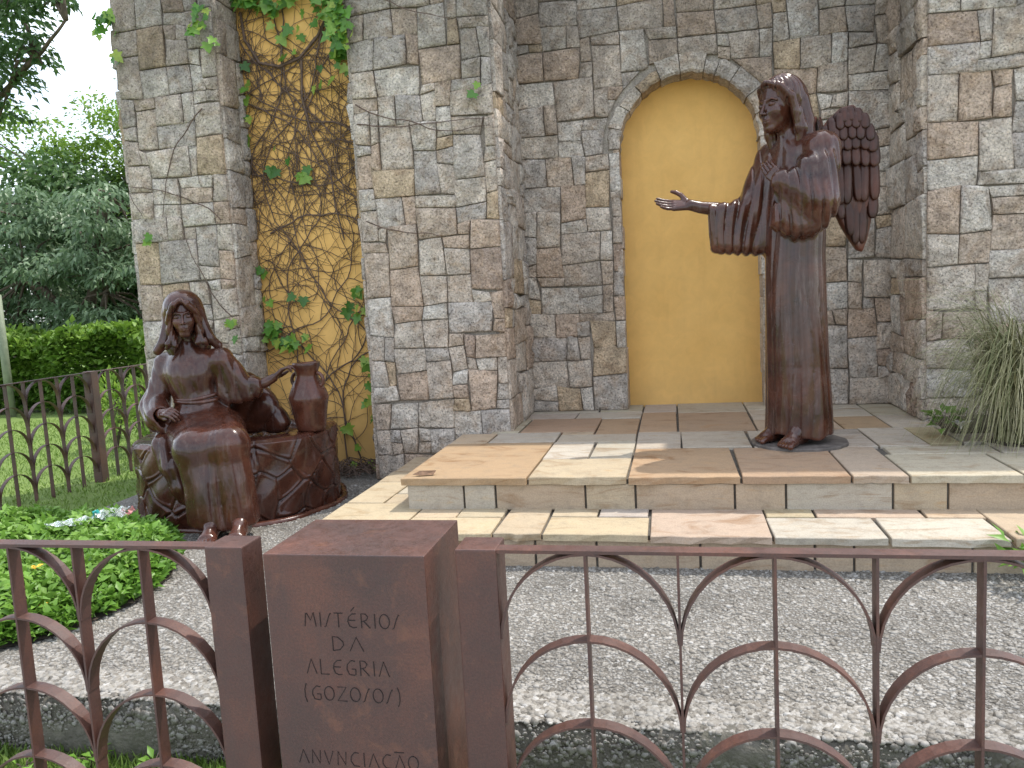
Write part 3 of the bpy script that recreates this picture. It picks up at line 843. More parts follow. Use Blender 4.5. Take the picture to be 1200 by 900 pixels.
def sculpt(name, fn, lo, hi, h, mat, parent, loc, fine=()):
    v, f = surface_net(fn, lo, hi, h)
    for (l2, h2, hf) in fine:      # the same surface, sampled finer where the detail is
        l2 = np.array(l2); h2 = np.array(h2)
        inside = ((v > l2) & (v < h2)).all(1); f = f[~inside[f].all(1)]
        v2, f2 = surface_net(fn, l2-h*1.2, h2+h*1.2, hf)
        v = np.concatenate([v, v2]); f = np.concatenate([f, f2+len(v)-len(v2)])
    ob = mesh_obj(name, v, f, mat, parent, smooth=True, loc=loc)
    return ob

def rotz(a):
    c, s = math.cos(a), math.sin(a); return np.array([[c, -s, 0], [s, c, 0], [0, 0, 1]], np.float32)

def head_frame(p, c, s, yaw, pitch=0.0, tilt=0.0):
    """world -> head space (life size, face towards -y). yaw turns the face about z."""
    cx, sx = math.cos(pitch), math.sin(pitch); ct, st = math.cos(tilt), math.sin(tilt)
    Rx = np.array([[1, 0, 0], [0, cx, -sx], [0, sx, cx]], np.float32); Ry = np.array([[ct, 0, st], [0, 1, 0], [-st, 0, ct]], np.float32)
    Rm = rotz(yaw)@Ry@Rx
    return ((p-np.asarray(c, np.float32))@Rm)/s

def sd_head(q):
    d = sd_ell(q, (0, .02, .035), (.076, .096, .088))
    d = smin(d, sd_ell(q, (0, -.030, -.042), (.054, .066, .078)), .035)
    d = smin(d, sd_cap(q, (-.010, -.078, -.103), (.010, -.078, -.103), .016), .028)
    for s in (-1, 1):
        d = smin(d, sd_ell(q, (s*.034, -.066, -.030), (.022, .021, .024)), .024)
        d = smin(d, sd_chain(q, [(s*.054, -.066, .014), (s*.036, -.083, .024), (s*.014, -.087, .018)], [.002, .003, .002]), .016)
    for s in (-1, 1):
        d = smax(d, -sd_ell(q, (s*.030, -.108, .001), (.021, .018, .0125)), .016)
    for s in (-1, 1):
        d = smin(d, sd_ell(q, (s*.031, -.0765, -.001), (.0165, .0140, .0105)), .002)
        d = smin(d, sd_chain(q, [(s*.049, -.076, .001), (s*.033, -.0895, .0075), (s*.017, -.085, .001)], [.0008, .0016, .0008]), .003)
    d = smin(d, sd_chain(q, [(0, -.086, .018), (0, -.101, -.012), (0, -.1145, -.035)], [.0048, .0058, .0078]), .010)
    for s in (-1, 1):
        d = smin(d, sd_ell(q, (s*.0095, -.103, -.038), (.0070, .0095, .0062)), .004)
    d = smin(d, sd_ell(q, (0, -.086, -.068), (.024, .012, .018)), .016)
    d = smin(d, sd_chain(q, [(-.020, -.090, -.068), (-.007, -.0990, -.0645), (0, -.0995, -.0660), (.007, -.0990, -.0645), (.020, -.090, -.068)], [.0022, .0042, .004, .0042, .0022]), .003)
    d = smin(d, sd_chain(q, [(-.017, -.090, -.071), (0, -.0990, -.0755), (.017, -.090, -.071)], [.0022, .0052, .0022]), .003)
    d = smax(d, -sd_chain(q, [(-.021, -.094, -.0690), (0, -.1065, -.0702), (.021, -.094, -.0690)], [.0013]*3), .002)
    for s in (-1, 1): d = smin(d, sd_ell(q, (s*.076, .012, -.015), (.010, .020, .032)), .006)
    d = smin(d, sd_chain(q, [(0, .015, -.06), (0, .030, -.13), (0, .040, -.21)], [.046, .043, .058]), .018)
    return d

def sd_hand(p, wrist, fdir, pdir, s, curl=.25, spread=.12, side=1, thumb=.9):
    """wrist point, finger direction, palm normal (the way the palm faces), scale 1 = adult. side = +1/-1 picks the thumb side"""
    F = np.asarray(fdir, float); F /= np.linalg.norm(F)
    N = np.asarray(pdir, float); N -= F*(N@F); N /= np.linalg.norm(N)
    S = np.cross(F, N)*side
    W = np.asarray(wrist, float)
    def P(f, sd, n): return W + (F*f+S*sd+N*n)*s
    # palm from four metacarpals
    d = None
    base = [(.030, .0105), (.010, .011), (-.010, .0105), (-.029, .0095)]
    for sd, r in base:
        e = sd_cap(p, P(.005, sd*.6, 0), P(.088, sd, -.002), .016*s, (r+.002)*s)
        d = e if d is None else smin(d, e, .012*s)
    lens = [(.045, .027, .022), (.050, .031, .024), (.046, .029, .023), (.036, .022, .020)]
    fing = None
    for i, ((sd, r), L) in enumerate(zip(base, lens)):
        a0 = (i-1.5)*-spread
        c = curl*(1+.18*i); pos = P(.088, sd, -.002); ang = c*.6
        chain = [pos]
        for j, l in enumerate(L):
            dirv = F*math.cos(ang)+N*math.sin(ang); dirv = dirv*math.cos(a0)+S*math.sin(a0)
            pos = pos+dirv*l*s; chain.append(pos); ang += c
        e = sd_chain(p, chain, [r*s, r*.92*s, r*.84*s, r*.68*s], .003*s)
        fing = e if fing is None else np.minimum(fing, e)
    d = smin(d, fing, .006*s)
    th = [P(.022, .026, .006), P(.050, .050*thumb+.008, .018), P(.078, .064*thumb+.010, .022), P(.100, .070*thumb+.008, .024)]
    d = smin(d, sd_chain(p, th, [.017*s, .013*s, .0115*s, .009*s], .004*s), .010*s)
    return d

def sd_foot(p, heel, toe, s):
    """foot on the ground from heel to the big-toe end"""
    h = np.asarray(heel, float); t_ = np.asarray(toe, float); F = t_-h; L = np.linalg.norm(F); F /= L; S = np.array([F[1], -F[0], 0.0])
    Z = np.array([0, 0, 1.0])
    def P(f, sd, z): return h+F*f*L+S*sd*s+Z*z*s
    d = sd_chain(p, [P(.05, 0, .04), P(.35, 0, .065), P(.72, 0, .030)], [.036*s, .036*s, .026*s], .02*s)
    d = smin(d, sd_cap(p, P(.1, .0, .03), P(.72, .022, .022), .03*s, .022*s), .02*s)
    d = smin(d, sd_cap(p, P(.1, .0, .03), P(.72, -.022, .022), .03*s, .022*s), .02*s)
    for i, sd in enumerate((-.034, -.012, .006, .022, .036)):
        r = (.0145, .0115, .011, .0105, .010)[i]
        e = sd_chain(p, [P(.70, sd*.85, .022), P(.88-.02*i, sd, .022), P(1.0-.035*i, sd*1.05, .013)], [r*s*1.1, r*s, r*s])
        d = smin(d, e, .005*s)
    d = smin(d, sd_cap(p, P(.16, 0, .05), P(.12, 0, .19), .034*s, .032*s), .02*s)
    return d

# ------------------------------------------------------------------ the angel
AB = np.array([.80, 5.46, UP])
t = thing('angel_statue', 'tall dark bronze winged angel statue holding one arm out, standing on the steps', 'statue', tuple(AB))
AF = np.array([-.82, -.57, 0.0]); AF /= np.linalg.norm(AF); AL = np.array([-AF[1]*-1*-1, AF[0], 0])  # forward, left
AL = np.array([-AF[1], AF[0], 0.0])
SH = 1.40
ACZ = np.array([.45, .60, .9, 1.3, 1.6, 1.85, 2.08, 2.24, 2.34])
ARL = np.array([.222, .215, .205, .195, .195, .205, .215, .205, .150])
ARF = np.array([.205, .198, .188, .178, .172, .168, .160, .140, .100])
def angel_axis(z):
    cx = np.interp(z, ACZ, [.795, .795, .79, .787, .787, .792, .80, .803, .80]); cy = np.interp(z, ACZ, [5.46, 5.46, 5.47, 5.48, 5.49, 5.5, 5.51, 5.52, 5.52])
    return cx, cy
A_near_sh, A_far_sh = np.array([.935, 5.335, 2.255]), np.array([.675, 5.685, 2.265])
def angel_robe(p):
    z = p[:, 2]; cx, cy = angel_axis(z)
    x, y = p[:, 0]-cx, p[:, 1]-cy
    f = x*AF[0]+y*AF[1]; l = x*AL[0]+y*AL[1]
    rl = np.interp(z, ACZ, ARL); rf = np.interp(z, ACZ, ARF)
    th = np.arctan2(l/rl, f/rf); k = np.sqrt((l/rl)**2+(f/rf)**2)
    amp = np.interp(z, [.45, .9, 1.6, 2.0, 2.3], [.0065, .0065, .007, .005, .003])
    wob = .35*np.sin(z*2.1+th*2)+.25*np.sin(z*4.7+1)
    fold = amp*(.75*folds(th*5.5+wob*1.6)+.25*np.sin(th*14+wob*2.2+z*1.5))
    d = (k-1)*np.minimum(rl, rf)*.95 - fold
    hem = .448+.012*np.sin(th*3+1)+.006*np.sin(th*8)
    d = smax(d, hem-z, .012); d = smax(d, z-2.345, .05)
    # hollow under the hem
    inner = np.maximum((k-.88)*np.minimum(rl, rf), z-.62)
    d = smax(d, -inner, .01)
    d = smin(d, sd_cap(p, A_near_sh, A_far_sh, .105, .095), .06)
    d = smin(d, sd_cap(p, (.79, 5.5, 2.30), (.76, 5.48, 2.39), .085, .07), .05)
    # near arm: upper arm, forearm to the chest, and the hanging sleeve
    el = (.895, 5.20, 1.93)
    arm = smin(sd_cap(p, A_near_sh, el, .108, .100), sd_cap(p, el, (.68, 5.205, 2.06), .098, .072), .05)
    sx = p[:, 0]
    polyN = [(.80, 2.20), (.955, 2.20), (.985, 2.0), (.98, 1.86), (.93, 1.765), (.86, 1.725), (.76, 1.715), (.665, 1.755), (.605, 1.80), (.63, 1.95), (.665, 2.085), (.73, 2.115)]
    slv = sd_plate(p, polyN, (0, 5.255, 0), (1, 0, 0), (0, 0, 1), (0, 1, 0), .105, .07)
    arm = smin(arm, slv, .05)
    u = sx*1.0+.12*(z-1.9)
    arm = arm - np.interp(z, [1.7, 1.9, 2.2, 2.35], [.010, .011, .007, .003])*(.7*folds(u*52+1.0*np.sin(z*5)+.4)+.3*np.sin(u*130+z*4))
    # mouth of the near sleeve
    arm = smax(arm, -sd_chain(p, [(.60, 5.22, 2.075), (.65, 5.215, 1.94), (.67, 5.22, 1.84)], [.03, .032, .022]), .02)
    d = smin(d, arm, .022)
    # far arm: wide sleeve held out to the left
    polyF = [(.232, 1.985), (.32, 1.99), (.455, 1.985), (.515, 2.045), (.565, 2.16), (.63, 2.27), (.75, 2.30), (.80, 1.9), (.78, 1.645), (.62, 1.632), (.50, 1.640), (.40, 1.652), (.30, 1.660), (.255, 1.690), (.243, 1.80)]
    fy = 5.585
    s2 = sd_plate(p, polyF, (0, fy, 0), (1, 0, 0), (0, 0, 1), (0, 1, 0), .088, .06)
    s2 = smin(s2, sd_cap(p, A_far_sh, (.50, 5.60, 1.93), .10, .085), .05)
    am = np.interp(p[:, 0], [.23, .45, .62, .75], [.012, .013, .010, .004])
    uu = p[:, 0]+.05*np.sin((z-1.65)*2.2+p[:, 0]*5)
    s2 = s2 - am*(.75*folds(uu*62+.7*np.sin(z*6+p[:, 0]*9))+.25*np.sin(uu*150+z*3))
    # open cuff
    s2 = smax(s2, -sd_plate(p, [(.15, 1.955), (.285, 1.955), (.31, 1.80), (.32, 1.715), (.15, 1.715)], (0, fy, 0), (1, 0, 0), (0, 0, 1), (0, 1, 0), .055, .03), .012)
    d = smin(d, s2, .03)
    # bust folds running from shoulder to chest
    return d
HC = np.array([.700, 5.440, 2.565])
HYAW = math.atan2(-.80, .60)*-1   # face turned from -y towards -x
HYAW = -R(52)
def angel_body(p):
    q = head_frame(p, HC, SH, HYAW, R(6), 0)
    d = sd_head(q)*SH
    d = smin(d, sd_chain(p, [(.77, 5.49, 2.32), (.79, 5.5, 2.0), (.79, 5.48, 1.3), (.79, 5.47, .75)], [.07, .13, .12, .10]), .04)
    d = smin(d, sd_chain(p, [A_near_sh, (.895, 5.20, 1.93), (.68, 5.225, 2.055)], [.07, .06, .040]), .03)
    d = smin(d, sd_hand(p, (.680, 5.255, 2.060), (-.46, .52, .72), (.55, .80, .0), 1.18, .18, -.012, 1, .4), .01)
    d = smin(d, sd_chain(p, [A_far_sh, (.50, 5.60, 1.92), (.20, 5.555, 1.972), (.135, 5.55, 1.992)], [.07, .06, .040, .036]), .03)
    d = smin(d, sd_hand(p, (.135, 5.55, 1.992), (-.98, -.08, .06), (.0, -.72, .7), 1.22, .13, .05, 1, 1.1), .012)
    for (hl, to) in (((.80, 5.36, UP+.018), (.655, 5.15, UP+.018)), ((.715, 5.50, UP+.018), (.52, 5.36, UP+.018))):
        d = smin(d, sd_foot(p, hl, to, 1.30), .02)
    for (x, y) in ((.79, 5.38), (.74, 5.52)):
        d = smin(d, sd_cap(p, (x, y, UP+.12), (.79, 5.47, .9), .045, .07), .02)
    return d
def angel_hair(p):
    q = head_frame(p, HC, SH, HYAW, R(6), 0)
    shell = sd_ell(q, (0, .028, .040), (.088, .104, .092))
    # leave the face free
    face = sd_ell(q, (0, -.132, -.022), (.085, .104, .120))
    d = smax(shell, -face, .012)
    for s in (-1, 1):
        d = smin(d, sd_chain(q, [(s*.008, -.072, .098), (s*.058, -.052, .074), (s*.084, -.012, .02), (s*.089, .010, -.05), (s*.089, .022, -.12), (s*.082, .018, -.18)],
                             [.009, .012, .015, .022, .027, .018], .01), .012)
    d = smin(d, sd_chain(q, [(0, .10, .02), (0, .112, -.08), (0, .112, -.17), (0, .10, -.225)], [.055, .060, .066, .03], .01), .03)
    for s in (-1, 1):
        d = smin(d, sd_chain(q, [(s*.06, .07, .0), (s*.072, .075, -.09), (s*.075, .065, -.17), (s*.066, .04, -.205)], [.035, .037, .036, .018], .01), .02)
    a = np.arctan2(q[:, 0], q[:, 1]+.01)
    st = .7*folds(a*9+q[:, 2]*9+.8*np.sin(q[:, 2]*9+a*2)) + .3*np.sin(a*30+q[:, 2]*18)
    d = d - .0036*st
    return d*SH*.9
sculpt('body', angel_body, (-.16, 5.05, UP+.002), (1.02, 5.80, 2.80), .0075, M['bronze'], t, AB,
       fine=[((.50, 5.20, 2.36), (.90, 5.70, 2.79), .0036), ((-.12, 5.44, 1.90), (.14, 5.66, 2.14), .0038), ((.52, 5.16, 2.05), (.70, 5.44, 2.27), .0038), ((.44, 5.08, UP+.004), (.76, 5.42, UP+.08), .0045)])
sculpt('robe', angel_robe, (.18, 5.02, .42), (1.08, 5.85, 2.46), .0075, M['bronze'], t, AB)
sculpt('hair', angel_hair, (.47, 5.20, 2.18), (.98, 5.72, 2.80), .006, M['bronze'], t, AB)
# round base plate
mb = MB(); N_ = 48
ring = lambda r, z: [(AB[0]-.01+r*1.0*math.cos(2*math.pi*k/N_)*(1+.012*math.sin(k*1.7)), AB[1]-.01+r*math.sin(2*math.pi*k/N_)*(1+.012*math.sin(k*1.7)), z) for k in range(N_)]
v = ring(.305, UP-.01)+ring(.305, UP+.012)+ring(.295, UP+.018)
f = [(i*N_+k, i*N_+(k+1) % N_, (i+1)*N_+(k+1) % N_, (i+1)*N_+k) for i in range(2) for k in range(N_)]+[tuple(2*N_+k for k in range(N_))]
mb.add(v, f); mb.build('base_plate', mat_plain('dull_base_bronze', (.11, .095, .085), .6, .5, 16), t, loc=AB)

# wings: a core plate with layered feathers
def feather_geo(L, W, th=.012, n=6):
    """lies in local x (width), z (down from 0 to -L), outward +y side is -y (towards the viewer)"""
    V = []; F = []
    prof = [(0, .55), (.25, .92), (.6, 1.0), (.82, .92), (.94, .66), (1.0, .22)]
    for (s, w) in prof:
        for u, dy in ((-1, .35), (-.5, -.35), (0, -1.0), (.5, -.35), (1, .35)):
            V.append((u*w*W/2, dy*th*(1 if s < .95 else .5) , -s*L))
        V.append((0, th*.9, -s*L))
    for i in range(len(prof)-1):
        for k in range(6): F.append((i*6+k, i*6+(k+1) % 6, (i+1)*6+(k+1) % 6, (i+1)*6+k))
    e = (len(prof)-1)*6; F.append(tuple(e+k for k in range(6))); F.append(tuple(range(6))[::-1])
    return V, F
WO = np.array([.985, 5.70, 0.0])
def wing(name, label, yaw, off):
    out = [(-.07, 2.30), (-.02, 2.40), (.05, 2.50), (.12, 2.565), (.185, 2.575), (.24, 2.52), (.285, 2.40), (.310, 2.22), (.312, 2.06), (.295, 1.86), (.262, 1.70), (.235, 1.62), (.205, 1.635), (.165, 1.70), (.115, 1.80), (.075, 1.89), (.045, 1.93), (.02, 2.0), (-.02, 2.06), (-.07, 2.10)]
    out = [(u*1.13 if u > 0 else u, z) for u, z in out]
    c, s = math.cos(yaw), math.sin(yaw)
    Ux = np.array([c, s, 0.0]); Ny = np.array([-s, c, 0.0])
    O = WO+np.asarray(off)
    def cf(p):
        d = sd_plate(p, out, O, Ux, (0, 0, 1), Ny, .030, .022)
        return d - .004*fnoise(p, 24, 3)
    B0 = O+Ux*.12
    lo = (min(O[0], O[0]+.34*Ux[0])-.12, min(O[1], O[1]+.34*Ux[1])-.1, 1.58); hi = (max(O[0], O[0]+.34*Ux[0])+.12, max(O[1], O[1]+.34*Ux[1])+.1, 2.62)
    w = sculpt(name, cf, lo, hi, .010, M['wingm'], t, AB)
    rn = random.Random(4)
    def edge(u):   # lower edge height of the wing at u
        return np.interp(u, [.0, .045, .115, .205, .235, .295, .31], [2.02, 1.93, 1.80, 1.635, 1.62, 1.86, 2.1])
    rows = []
    for i in range(6):  # primaries
        u = .055+.235*i/5; zt = 2.06; zb = edge(u)+.005; rows.append((u, zt, zt-zb, .058, -.034, (u-.2)*-.5))
    for i in range(7): u = .0+.295*i/6; rows.append((u, 2.24, .30-.02*abs(i-3)*.4, .058, -.044, (u-.16)*-.25))
    for i in range(7): u = -.02+.315*i/6; rows.append((u, 2.335, .155, .060, -.056, 0))
    for i in range(7): u = .0+.285*i/6; rows.append((u, 2.405, .125, .058, -.062, 0))
    for i in range(6): u = .02+.245*i/5; rows.append((u, 2.465, .115, .056, -.064, 0))
    for i in range(5): u = .055+.18*i/4; rows.append((u, 2.52, .10, .056, -.062, 0))
    for i in range(4): u = .09+.11*i/3; rows.append((u, 2.565, .095, .056, -.056, 0))
    def topz(u): return np.interp(u, [-.07, -.02, .05, .12, .185, .24, .285, .31], [2.30, 2.40, 2.50, 2.565, 2.575, 2.52, 2.40, 2.22])
    for (u, zt, L, W, dy, tilt) in rows:
        zt = min(zt, float(topz(u))-.012); W = W*1.28; u = u*1.13 if u > 0 else u
        V, F = feather_geo(L*rn.uniform(.94, 1.06), W*rn.uniform(.95, 1.1), .0065)
        tl = tilt+rn.uniform(-.05, .05); ct, st = math.cos(tl), math.sin(tl)
        W3 = []
        for (x, y, z) in V:
            x2, z2 = x*ct-z*st, x*st+z*ct
            fr = -z/max(L, .01)
            y2 = y + dy - .016*fr + .012
            pnt = O+Ux*(u+x2)+Ny*y2; W3.append((pnt[0], pnt[1], zt+z2))
        mesh_obj('feather', W3, F, M['wingm'], w, smooth=True, loc=(O[0]+Ux[0]*u, O[1]+Ux[1]*u, zt))
    # short arm of the wing into the back
    return w
wing('wing', '', R(8), (0, 0, 0)); wing('wing', '', R(72), (-.05, .10, 0))

# ------------------------------------------------------------------ the seated woman
WB = np.array([-3.10, 4.85, 0.0])
t = thing('woman_statue', 'seated dark bronze woman statue in veil and long robe reaching for the jar', 'statue', tuple(WB))
WHC = np.array([-3.312, 4.945, 1.440]); WS = 1.20; WYAW = R(29)
w_rs, w_ls = np.array([-3.530, 5.02, 1.10]), np.array([-3.110, 5.03, 1.115])
kneeR, kneeL = np.array([-3.075, 4.56, .575]), np.array([-2.835, 4.60, .60])
def woman_body(p):
    q = head_frame(p, WHC, WS, WYAW, R(4), R(-2))
    d = sd_head(q)*WS
    d = smin(d, sd_chain(p, [(-3.33, 5.0, 1.18), (-3.32, 5.04, .95), (-3.28, 5.03, .66)], [.06, .14, .14]), .04)
    d = smin(d, sd_chain(p, [w_rs, (-3.585, 4.945, .83), (-3.475, 4.795, .785), (-3.435, 4.765, .785)], [.06, .05, .038, .034]), .02)
    d = smin(d, sd_hand(p, (-3.440, 4.768, .788), (.72, -.35, .10), (-.1, .55, -.75), 1.08, .50, .03, -1, .5), .01)
    d = smin(d, sd_chain(p, [w_ls, (-2.99, 5.09, .90), (-2.865, 5.17, .935), (-2.815, 5.20, .962)], [.06, .05, .037, .031]), .02)
    d = smin(d, sd_hand(p, (-2.818, 5.20, .960), (.62, .30, .55), (.7, .2, -.55), 1.02, .42, .06, 1, .9), .008)
    for hp, kn, an in (((-3.38, 4.98, .66), kneeR, (-2.955, 4.50, .10)), ((-3.16, 4.99, .66), kneeL, (-2.765, 4.53, .10))):
        d = smin(d, sd_chain(p, [hp, kn, an], [.10, .07, .045]), .03)
    d = smin(d, sd_foot(p, (-2.965, 4.55, .012), (-2.880, 4.275, .012), 1.30), .015)
    d = smin(d, sd_foot(p, (-2.775, 4.58, .012), (-2.705, 4.310, .012), 1.30), .015)
    return d
def woman_robe(p):
    z = p[:, 2]
    # torso
    d = sd_chain(p, [(-3.335, 5.03, 1.09), (-3.325, 5.04, .93), (-3.295, 5.03, .80), (-3.27, 5.02, .66)], [.142, .160, .150, .185], .05)
    d = smin(d, sd_cap(p, w_rs, w_ls, .082), .08)
    d = smin(d, sd_ell(p, (-3.335, 4.98, 1.03), (.175, .115, .12)), .06)
    d = smin(d, sd_cap(p, (-3.335, 5.0, 1.14), (-3.335, 4.985, 1.225), .088, .062), .05)
    d = d - .0045*np.interp(z, [.85, 1.0, 1.15], [1, .8, .2])*folds((p[:, 0]+.25*np.abs(p[:, 0]+3.33)*(z-.9))*34+1.2*np.sin(z*7))
    # skirt: lap, then falling to the hem
    lap = smin(sd_chain(p, [(-3.41, 5.0, .63), kneeR, ], [.17, .125]), sd_chain(p, [(-3.14, 5.0, .64), kneeL], [.165, .118]), .14)
    fx = p[:, 0]
    fall = smin(sd_chain(p, [kneeR, (-3.02, 4.54, .35), (-2.995, 4.525, .08)], [.122, .118, .125]), sd_chain(p, [kneeL, (-2.80, 4.58, .35), (-2.775, 4.57, .08)], [.108, .102, .103]), .16)
    fall = smin(fall, sd_chain(p, [(-3.12, 4.66, .50), (-3.125, 4.64, .25), (-3.10, 4.62, .08)], [.10, .08, .075]), .08)
    th = np.arctan2(p[:, 1]-4.62, p[:, 0]+2.92)
    fall = fall - .0055*np.interp(z, [.05, .3, .55], [1, .8, 0])*folds(th*3.7+.9*np.sin(z*4)+.5)-.002*np.sin(th*19+z*6)
    lap = lap + .010*np.exp(-((fx+2.965+.25*(p[:, 1]-4.6))/.05)**2)*np.interp(p[:, 1], [4.5, 4.9], [.4, 1.2])
    sk = smin(lap, fall, .05)
    hem = .085+.02*np.sin(th*2.2+.7)+.008*np.sin(th*7)
    sk = smax(sk, hem-z, .012)
    sk = smax(sk, -smax(sk+.03, z-.22, .01), .008)
    d = smin(d, sk, .06)
    # right sleeve (hand in lap): bell cuff
    a = smin(sd_chain(p, [w_rs, (-3.590, 4.95, .85)], [.086, .080]), sd_chain(p, [(-3.590, 4.95, .85), (-3.475, 4.79, .765)], [.080, .078]), .04)
    a = smin(a, sd_chain(p, [(-3.60, 4.90, .80), (-3.49, 4.80, .725), (-3.445, 4.775, .69)], [.085, .07, .045]), .05)
    a = a - .005*folds((z*.8+p[:, 0])*40+1.5*np.sin(p[:, 1]*20))*np.interp(z, [.7, 1.0], [1, .5])
    a = smax(a, -sd_chain(p, [(-3.40, 4.745, .785), (-3.47, 4.785, .755), (-3.44, 4.765, .715)], [.052, .050, .035]), .012)
    d = smin(d, a, .025)
    # left sleeve: wide, hanging from the outstretched arm
    bo = sd_plate(p, [(-3.16, 1.14), (-3.07, 1.17), (-2.995, 1.03), (-2.965, .985), (-2.895, .975), (-2.88, .935), (-2.895, .875), (-2.97, .845), (-3.08, .845), (-3.16, .88)],
                  (0, 5.095, 0), (.93, .36, 0), (0, 0, 1), (-.36, .93, 0), .085, .055) if False else None
    U2 = np.array([.93, .37, 0.0]); U2 /= np.linalg.norm(U2); N2 = np.array([-U2[1], U2[0], 0])
    pl = [(-.03, 1.15), (.04, 1.15), (.10, 1.06), (.15, .99), (.23, .975), (.255, .965), (.27, .90), (.22, .835), (.12, .805), (.02, .80), (-.06, .86)]
    b2 = sd_plate(p, pl, (-3.10, 5.03, 0), U2, (0, 0, 1), N2, .062, .045)
    b2 = smin(b2, sd_chain(p, [w_ls, (-3.0, 5.085, .93)], [.082, .075]), .04)
    u = (p-np.array([-3.10, 5.03, 0], np.float32))@U2.astype(np.float32)
    b2 = b2 - .008*folds(u*38+z*9+.7*np.sin(z*9))
    b2 = smax(b2, -sd_cap(p, (-2.84, 5.14, .925), (-2.90, 5.11, .895), .045, .03), .012)
    d = smin(d, b2, .03)
    return d
def woman_mantle(p):
    # cloth spread behind her over the rim, and the end hanging beside her knee
    z = p[:, 2]
    d = sd_plate(p, [(-3.42, 1.08), (-3.22, 1.06), (-3.06, 1.00), (-2.95, .91), (-2.85, .78), (-2.76, .62), (-2.80, .555), (-3.42, .555)], (0, 5.29, 0), (1, .0, 0), (0, 0, 1), (0, 1, 0), .06, .055)
    d = d - .010*folds((p[:, 0]-.55*(z-.6))*17+.5*np.sin(z*6))
    e = sd_chain(p, [(-3.48, 4.86, .62), (-3.41, 4.72, .57), (-3.33, 4.665, .43), (-3.28, 4.665, .29), (-3.24, 4.67, .18)], [.06, .068, .062, .05, .03], .03)
    e = e - .008*folds(p[:, 0]*42+z*8)
    return np.minimum(d, e)
def woman_veil(p):
    q = head_frame(p, WHC, WS, WYAW, R(4), R(-2))
    x, y, z = q[:, 0], q[:, 1], q[:, 2]
    # wide shell over the head, opening to the front, widening over the shoulders
    outer = sd_ell(q, (0, .030, .045), (.104, .112, .100))
    side = sd_chain(q, [(0, .045, .03), (0, .062, -.10), (0, .075, -.17)], [.104, .108, .125], .02)
    side = smax(side, np.abs(x)-(.104+.30*np.maximum(-z-.03, 0)), .01)
    outer = smin(outer, side, .03)
    for s in (-1, 1):
        outer = smin(outer, sd_chain(q, [(s*.092, .015, .02), (s*.103, .010, -.07), (s*.125, -.005, -.145), (s*.165, .0, -.19)], [.022, .025, .028, .022], .01), .02)
    inner = sd_ell(q, (0, -.045, -.015), (.082, .115, .104))
    inner = smin(inner, sd_cap(q, (0, -.10, -.08), (0, -.07, -.24), .085, .10), .03)
    d = smax(outer, -inner, .008)
    d = smax(d, -.235-z, .01)
    a = np.arctan2(x, y+.02)
    d = d - .0035*np.interp(z, [-.2, -.05, .1], [1, .7, .1])*folds(a*9+z*8)
    return d*WS*.9
def woman_hair(p):
    q = head_frame(p, WHC, WS, WYAW, R(4), R(-2))
    d = None
    for s in (-1, 1):
        e = sd_chain(q, [(s*.004, -.082, .092), (s*.038, -.086, .070), (s*.066, -.066, .025), (s*.076, -.045, -.03), (s*.078, -.035, -.09), (s*.070, -.045, -.135), (s*.060, -.062, -.160)],
                     [.012, .015, .017, .019, .021, .022, .016], .008)
        e = smin(e, sd_chain(q, [(s*.078, -.045, -.13), (s*.098, -.055, -.155), (s*.108, -.052, -.172)], [.017, .017, .010], .008), .008)
        d = e if d is None else smin(d, e, .006)
    a = q[:, 0]*60; st = folds(q[:, 2]*52+2.2*np.sin(q[:, 0]*60)+np.abs(q[:, 0])*110)
    return (d-.0035*st)*WS*.9
sculpt('body', woman_body, (-3.75, 4.20, .003), (-2.60, 5.35, 1.62), .007, M['bronze'], t, WB,
       fine=[((-3.46, 4.75, 1.24), (-3.16, 5.10, 1.60), .0032), ((-3.46, 4.62, .70), (-3.26, 4.80, .86), .0038), ((-2.84, 5.16, .92), (-2.66, 5.34, 1.12), .0038), ((-2.98, 4.24, .006), (-2.62, 4.46, .10), .0045)])
sculpt('robe', woman_robe, (-3.80, 4.33, .03), (-2.56, 5.35, 1.32), .0085, M['bronze'], t, WB)
sculpt('mantle', woman_mantle, (-3.62, 4.50, .12), (-2.62, 5.50, 1.22), .012, M['bronze'], t, WB)
sculpt('veil', woman_veil, (-3.66, 4.70, 1.10), (-3.00, 5.25, 1.68), .007, M['bronze'], t, WB)
sculpt('hair', woman_hair, (-3.58, 4.70, 1.16), (-3.08, 5.05, 1.62), .006, M['bronze'], t, WB)
# sash round the waist
mb = MB()
for j, (dz, r_) in enumerate(((.0, .017), (.026, .014), (-.022, .012))):
    pts = []
    for k in range(33):
        a = 2*math.pi*k/32
        pts.append((-3.30+.166*math.cos(a), 5.03+.158*math.sin(a), .842+dz+.014*math.cos(a)+.012*math.sin(a*2+j)))
    mb.tube(pts, r_, 7, False)
mb.build('sash', M['bronze'], t, smooth=True, loc=WB)

